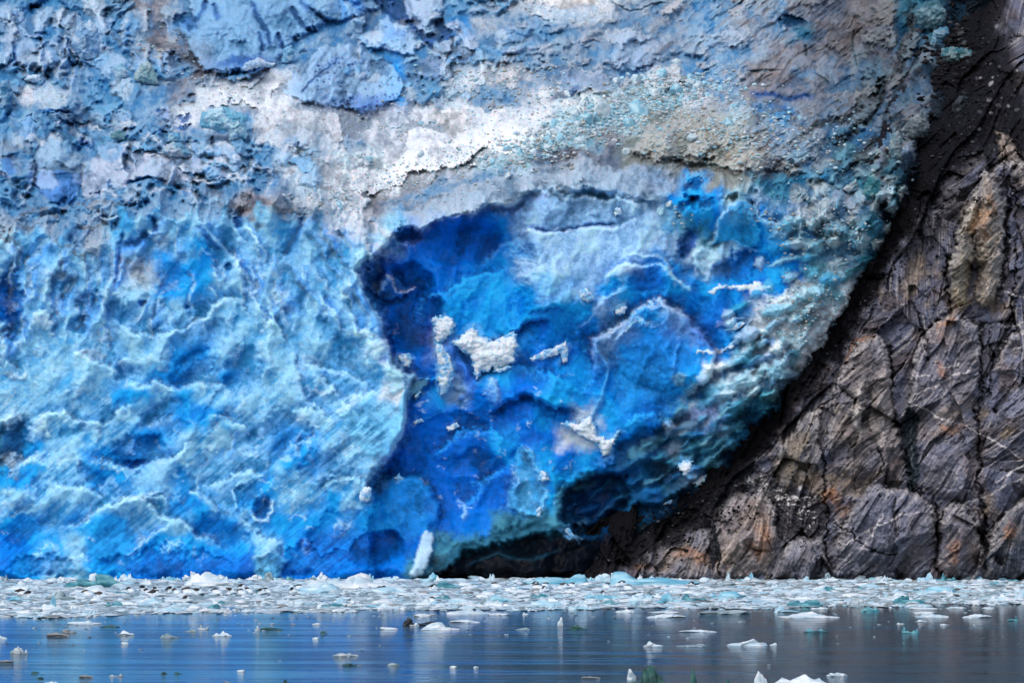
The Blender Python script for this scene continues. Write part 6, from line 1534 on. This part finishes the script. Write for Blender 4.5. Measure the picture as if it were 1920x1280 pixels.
# cyan blocks scattered over the snow slope
BP = [chunk(60 + i, 3, 13, 0.10, soft=0.15) for i in range(8)]
BM_ = []
for i, (v, f) in enumerate(BP):
    for kk, (c1, c2) in enumerate((((0.22, 0.50, 0.66), (0.46, 0.70, 0.80)), ((0.42, 0.60, 0.70), (0.66, 0.76, 0.80)))):
        o = raw_mesh('ice_block', v, f, noise_tint(v, i, c1, c2), M_FLOE); BM_.append(o.data); bpy.data.objects.remove(o)
blocks = [(1195, 210, 24, 'large cyan ice block, the biggest on the snow slope'), (1130, 210, 20, 'large pale cyan block beside the biggest one'), (1098, 222, 17, 'wedge shaped cyan block at the near end of the large ones'),
          (1075, 210, 14, 'blue tinted block at the left end of the large ones'), (1180, 232, 13, 'cyan block just beneath the biggest block'), (1230, 178, 15, 'cyan block above the biggest block'), (1265, 170, 16, 'cyan block on the brow of the snow slope'),
          (1190, 155, 14, 'cyan block high on the slope under the dark overhang'), (1240, 140, 12, 'pale block highest on the slope'), (1085, 265, 15, 'blue block in the hollow below the large ones'), (1050, 258, 13, 'shaded blue block near the hollow'),
          (1175, 285, 14, 'white cyan block above the dirt line'), (975, 292, 13, 'cyan block near the dirt ridge end'), (905, 312, 12, 'pale cyan block low on the snow ramp'), (925, 303, 9, 'small cyan block next to the low pale one'),
          (1000, 285, 10, 'small pale block by the dirt ridge'), (790, 232, 8, 'small cyan block at the top of the snow ramp'), (670, 290, 11, 'cyan block in the snow basin'), (690, 298, 10, 'second cyan block in the snow basin'), (645, 290, 7, 'little cyan block at the basin edge'),
          (1365, 232, 13, 'pale block on the ochre rubble mound'), (1330, 228, 8, 'small pale block at the top of the ochre mound'), (1375, 200, 11, 'green grey block on the crest of the ochre mound'), (1300, 258, 11, 'pale green block low on the ochre mound'),
          (1478, 212, 7, 'white block on the dark dirt line'), (1450, 222, 6, 'small white block on the dark dirt line'), (1500, 222, 6, 'last white block along the dark dirt line'), (1310, 165, 12, 'pale cyan block on the right shoulder of the slope'), (1350, 168, 11, 'cyan block furthest along the shoulder'),
          (790, 290, 9, 'white grey block on the ramp'), (1240, 395, 10, 'white block on the alcove brow'), (1255, 382, 8, 'pointed white block on the alcove brow'), (635, 385, 9, 'pale block by the lip of the front wall')]
for i, (px, py, r, lab) in enumerate(blocks):
    o = bpy.data.objects.new('ice_block', BM_[i % 16]); COL.objects.link(o)
    Yc = depth_at(px, py)
    x, y, z = at(px, py, Yc - 0.3)
    s = r * 0.9 * Yc / F
    o.location = (float(x), float(y), float(z) - 0.1)
    o.scale = (s * 1.15, s, s * 0.85); o.rotation_euler = (r3.uniform(0, 6), r3.uniform(0, 6), r3.uniform(0, 6))
    tag(o, lab, 'ice block', 'ice blocks fallen on the snow slope')
zn2 = [(900, 1060, 'on the snow ramp'), (1060, 1170, 'around the large cyan blocks'), (1170, 1300, 'on the brow of the snow slope'), (1300, 1420, 'on the shoulder of the snow slope')]
cnt = 0
while cnt < 110:
    t = r3.random(); px = 920 + 480 * t + r3.gauss(0, 16)
    cyl = np.interp(px, [920, 1000, 1100, 1200, 1300, 1400], [285, 255, 225, 190, 160, 175])
    py = cyl + r3.gauss(0, 24 if px < 1300 else 9)
    z2 = [z[2] for z in zn2 if z[0] <= px < z[1]]
    if not z2: continue
    r = 3.0 + 7 * r3.random() ** 2
    o = bpy.data.objects.new('ice_block', BM_[r3.randrange(16)]); COL.objects.link(o)
    Yc = depth_at(px, py); x, y, z = at(px, py, Yc - 0.2); s = r * 0.9 * Yc / F
    o.location = (float(x), float(y), float(z)); o.scale = (s * 1.2, s, s * 0.85); o.rotation_euler = (r3.uniform(0, 6), r3.uniform(0, 6), r3.uniform(0, 6))
    big = 'small' if r < 6 else 'medium'
    lab = f'{big} cyan ice block among many scattered {z2[0]}'
    tag(o, lab, 'ice block', lab)
    cnt += 1


# loose rubble: fields of crumbled ice and stones lying on the surfaces
def scatter(name, label, cat, regions, mat, seed, cols, arr, GX, GYv):
    r = np.random.default_rng(seed)
    protos = [chunk(seed * 50 + i, 1, 8, 0.08) for i in range(12)]
    cos, fas, cls = [], [], []; base = 0
    for (cx, cy, sx_, sy_, an, n, r0, r1) in regions:
        ca, sa = math.cos(math.radians(an)), math.sin(math.radians(an))
        for q in range(n):
            a, b = r.normal(0, 0.5) * sx_, r.normal(0, 0.5) * sy_
            px, py = cx + a * ca - b * sa, cy + a * sa + b * ca
            i = int(np.clip(np.searchsorted(GYv, py), 0, len(GYv) - 1)); j = int(np.clip(np.searchsorted(GX, px), 0, len(GX) - 1))
            Yc = float(arr[i, j])
            rad = (r0 + (r1 - r0) * r.random() ** 2.5) * Yc / F
            x, y, z = at(px, py, Yc - 0.1)
            v, f = protos[q % 12]
            t = r.uniform(0, 6.28); c_, s_ = math.cos(t), math.sin(t)
            vv = v * rad * np.array([1.2, 1.0, 0.8])
            cos.append(np.stack([vv[:, 0] * c_ - vv[:, 1] * s_ + x, vv[:, 0] * s_ + vv[:, 1] * c_ + y, vv[:, 2] + z], -1))
            fas.append(f + base); base += len(v)
            c = cols[r.integers(len(cols))]
            cls.append(np.repeat(np.array(c)[None] * r.uniform(0.75, 1.15), len(v), 0))
    o = raw_mesh(name, np.concatenate(cos), np.concatenate(fas), np.clip(np.concatenate(cls), 0, 0.9), mat, smooth=False)
    tag(o, label, cat, kind='stuff')


scatter('ice_rubble', 'crumbled ice strewn over the snow slopes and the ochre mound', 'ice rubble',
        [(1100, 240, 200, 44, -22, 1300, 1.0, 4.5), (1250, 175, 130, 36, -10, 700, 1.2, 5), (860, 300, 200, 40, -18, 500, 0.7, 2.6), (690, 330, 110, 40, 0, 250, 0.7, 2.6), (1370, 250, 240, 60, 6, 1200, 0.9, 4),
         (440, 165, 110, 30, 20, 100, 0.8, 3.0), (700, 235, 200, 30, 5, 150, 0.8, 3.0), (1540, 420, 110, 70, 0, 350, 1.0, 4), (1520, 580, 90, 60, -30, 350, 1.0, 3.5),
         (620, 370, 60, 30, 0, 150, 1, 3.5), (950, 160, 220, 60, 0, 500, 1, 4), (1270, 400, 50, 24, 0, 30, 1.0, 3), (280, 90, 60, 50, 0, 40, 1.5, 4)],
        M_FLOE, 3, [(0.54, 0.66, 0.73), (0.40, 0.62, 0.72), (0.62, 0.67, 0.71), (0.30, 0.54, 0.66), (0.42, 0.44, 0.41)], GY, gx, gy)
scatter('moraine_debris', 'black gravel and stones in the gully between ice and rock', 'gravel',
        [(1800, 180, 90, 260, 15, 600, 1.0, 4), (1660, 520, 30, 240, 32, 220, 1.0, 3.0), (1500, 960, 60, 70, 0, 350, 0.7, 2.0), (1300, 980, 60, 160, 60, 400, 1, 3.5), (1780, 90, 60, 80, 0, 200, 2, 8)],
        M_ROCK, 8, [(0.01, 0.01, 0.013), (0.016, 0.016, 0.02), (0.025, 0.025, 0.03), (0.007, 0.007, 0.009), (0.007, 0.007, 0.009), (0.08, 0.085, 0.10)], np.minimum(RY, GY[:, j0]), gxr, gyr)


# ------------------------------------------------------------------ seals on the ice
def seal_mesh(raised):
    """one continuous body lying along x: tail flippers at -x, head at +x; 1.6 m long"""
    st = [(-0.86, 0.03, 0.10, 0.02, 0.06), (-0.80, 0.05, 0.13, 0.03, 0.07), (-0.70, 0.07, 0.05, 0.06, 0.08), (-0.55, 0.12, 0.11, 0.12, 0.12), (-0.30, 0.21, 0.20, 0.20, 0.20), (0.0, 0.26, 0.25, 0.25, 0.25), (0.25, 0.24, 0.23, 0.24, 0.25),
          (0.42, 0.17, 0.17, 0.17, 0.24), (0.52, 0.12, 0.13, 0.13, 0.24), (0.62, 0.125, 0.13, 0.13, 0.25), (0.72, 0.10, 0.10, 0.10, 0.23), (0.79, 0.055, 0.06, 0.055, 0.20), (0.82, 0.01, 0.02, 0.015, 0.19)]
    n = 16; co = []; fa = []
    for i, (x, w, w2, h, zc) in enumerate(st):
        lift = 0.0
        if raised: lift = 0.16 * max(0, (x - 0.2) / 0.6) + 0.10 * max(0, (-x - 0.5) / 0.35)
        for k in range(n):
            a = 2 * math.pi * k / n
            wy = w2 if x < -0.65 else w
            co.append((x, wy * math.cos(a), max(zc * 0.9 + h * math.sin(a), 0.0) + lift))
    for i in range(len(st) - 1):
        for k in range(n):
            a, b = i * n + k, i * n + (k + 1) % n
            fa.append((a, b, b + n, a + n))
    def cap(i, x, z, flip):
        co.append((x, 0, z)); c = len(co) - 1
        for k in range(n):
            a, b = i * n + k, i * n + (k + 1) % n
            fa.append((c, b, a, a) if flip else (c, a, b, b))
    cap(0, st[0][0] - 0.02, 0.06, True); cap(len(st) - 1, 0.825, 0.19 + (0.16 if raised else 0), False)
    # fore flippers grow from the flanks
    for s in (-1, 1):
        b0 = len(co)
        for (x, y, z) in ((0.30, 0.19, 0.16), (0.16, 0.20, 0.14), (0.06, 0.36, 0.02), (0.20, 0.35, 0.02), (0.30, 0.19, 0.08), (0.16, 0.20, 0.07)):
            co.append((x, y * s, z))
        fa += [(b0, b0 + 1, b0 + 2, b0 + 3), (b0 + 4, b0 + 3, b0 + 2, b0 + 5), (b0, b0 + 3, b0 + 4, b0 + 4), (b0 + 1, b0 + 5, b0 + 2, b0 + 2)]
    me = bpy.data.meshes.new('seal')
    me.from_pydata(co, [], [tuple(dict.fromkeys(f)) for f in fa])
    me.materials.append(M_SEAL)
    for p in me.polygons: p.use_smooth = True
    return me


def seal_col(me, c1, c2, seed):
    a = me.color_attributes.new('tint', 'FLOAT_COLOR', 'POINT')
    for i, v in enumerate(me.vertices):
        w = 0.5 + 0.5 * mn.noise(v.co * 5 + Vector((seed, 0, 0)))
        a.data[i].color = tuple(c1[k] * (1 - w) + c2[k] * w for k in range(3)) + (1,)
    return me


SM = [seal_col(seal_mesh(False), (0.012, 0.011, 0.013), (0.04, 0.035, 0.035), 1), seal_col(seal_mesh(True), (0.012, 0.011, 0.013), (0.04, 0.035, 0.035), 2), seal_col(seal_mesh(False), (0.035, 0.028, 0.025), (0.09, 0.07, 0.06), 3), seal_col(seal_mesh(True), (0.03, 0.025, 0.023), (0.07, 0.055, 0.05), 4)]
SEALS = [(43, 1114, 24, 0), (56, 1116, 14, 0), (163, 1114, 18, 2), (190, 1118, 20, 2), (243, 1108, 10, 0), (270, 1105, 11, 0), (290, 1115, 22, 1), (276, 1111, 10, 0), (293, 1108, 9, 1), (320, 1107, 12, 0), (330, 1111, 13, 0), (352, 1110, 24, 2), (372, 1111, 16, 3),
         (405, 1111, 18, 0), (433, 1110, 14, 3), (453, 1102, 11, 1), (452, 1112, 15, 2), (466, 1109, 12, 3), (350, 1126, 10, 2), (490, 1111, 14, 2), (500, 1110, 13, 1), (560, 1103, 15, 1), (549, 1109, 8, 0), (633, 1099, 14, 1), (712, 1107, 14, 3), (722, 1106, 9, 1), (812, 1103, 14, 1),
         (930, 1099, 18, 3), (810, 1128, 12, 2), (1003, 1097, 14, 0), (1008, 1102, 20, 0), (1022, 1099, 13, 1), (1020, 1106, 8, 0), (1058, 1100, 18, 2), (1072, 1099, 10, 1), (1137, 1100, 13, 1), (1178, 1103, 15, 0), (1165, 1095, 15, 0), (1295, 1097, 12, 0), (1868, 1084, 8, 0), (1130, 1116, 8, 2)]
ORD = 'first second third fourth fifth sixth seventh eighth ninth tenth eleventh twelfth thirteenth fourteenth fifteenth sixteenth seventeenth eighteenth nineteenth twentieth'.split()
ORD += ['twenty ' + o for o in ORD[:9]] + ['thirtieth'] + ['thirty ' + o for o in ORD[:9]] + ['fortieth', 'forty first', 'forty second']
for i, (px, py, ln, k) in enumerate(sorted(SEALS)):
    Yw = water_Y(py + 3); kk = Yw / F
    o = bpy.data.objects.new('seal', SM[k]); COL.objects.link(o)
    sc = 1.0
    L = ln * kk * 1.05
    sc = min(max(L / 1.65, 0.75), 1.15)
    yaw = math.acos(min(1, L / (1.65 * sc))) * (1 if i % 2 else -1) + (math.pi if (i * 7) % 5 < 2 else 0)
    o.location = ((px - 960) * kk, Yw - 0.4, 0.42)
    o.scale = (sc, sc, sc); o.rotation_euler = (0, 0, yaw)
    what = ['dark seal lying flat', 'dark seal with its head up', 'brown seal lying flat', 'brown seal with its head up'][k]
    tag(o, f'{what}, {ORD[i]} seal along the pack ice from the left', 'seal', 'seals hauled out on the pack ice')
    # the floe it lies on
    f = floe(px, py + 4, max(ln * 2.0, 26), 5.5, 'slab', 'white', f'flat white floe under the {ORD[i]} seal from the left', 'ice_floe', 'ice floe', group='flat floes carrying seals', seed=i % 2 + 9, depth=3.2)
    f.location.y = Yw - 0.4
    f.scale.z = 0.42 / 0.62


# ------------------------------------------------------------------ birds
def bird(px, py, Yd, span, flying, label):
    co, fa = [], []
    n = 8
    st = [(-0.30, 0.01), (-0.2, 0.035), (0.0, 0.06), (0.14, 0.045), (0.20, 0.035), (0.26, 0.03), (0.33, 0.005)]
    for x, r in st:
        for k in range(n):
            a = 2 * math.pi * k / n
            co.append((x, r * math.cos(a), r * math.sin(a)))
    for i in range(len(st) - 1):
        for k in range(n):
            a, b = i * n + k, i * n + (k + 1) % n
            fa.append((a, b, b + n, a + n))
    w = (lambda t: (0.10 * math.sin(t * 3.1) if flying else 0.02))
    for s in (-1, 1):
        b0 = len(co)
        sp = 0.55 if flying else 0.08
        for i in range(6):
            t = i / 5; y = s * (0.03 + sp * t); z = w(t) + 0.02; xl = 0.12 - 0.10 * t * t; xt = xl - 0.17 * (1 - 0.75 * t)
            co += [(xl, y, z + 0.006), (xt, y, z), (xl, y, z - 0.006)]
        for i in range(5):
            a = b0 + i * 3
            fa += [(a, a + 1, a + 4, a + 3), (a + 2, a + 5, a + 4, a + 1), (a, a + 3, a + 5, a + 2)]
    me = bpy.data.meshes.new('bird'); me.from_pydata(co, [], fa); me.materials.append(M_SEAL)
    seal_col(me, (0.02, 0.02, 0.025), (0.05, 0.05, 0.055), 3)
    o = bpy.data.objects.new('bird', me); COL.objects.link(o)
    x, y, z = at(px, py, Yd); o.location = (float(x), float(y), float(z) if flying else 0.55)
    s = span; o.scale = (s, s, s); o.rotation_euler = (0.2 if flying else -0.0, 0 if flying else -0.6, 1.2)
    tag(o, label, 'bird')


bird(148, 942, 485, 0.85, True, 'dark bird gliding low in front of the streaked blue wall')
bird(1629, 1093, 455, 0.8, False, 'dark bird sitting on the pack ice, left of two')
bird(1657, 1093, 455, 0.7, False, 'dark bird sitting on the pack ice, right of two')
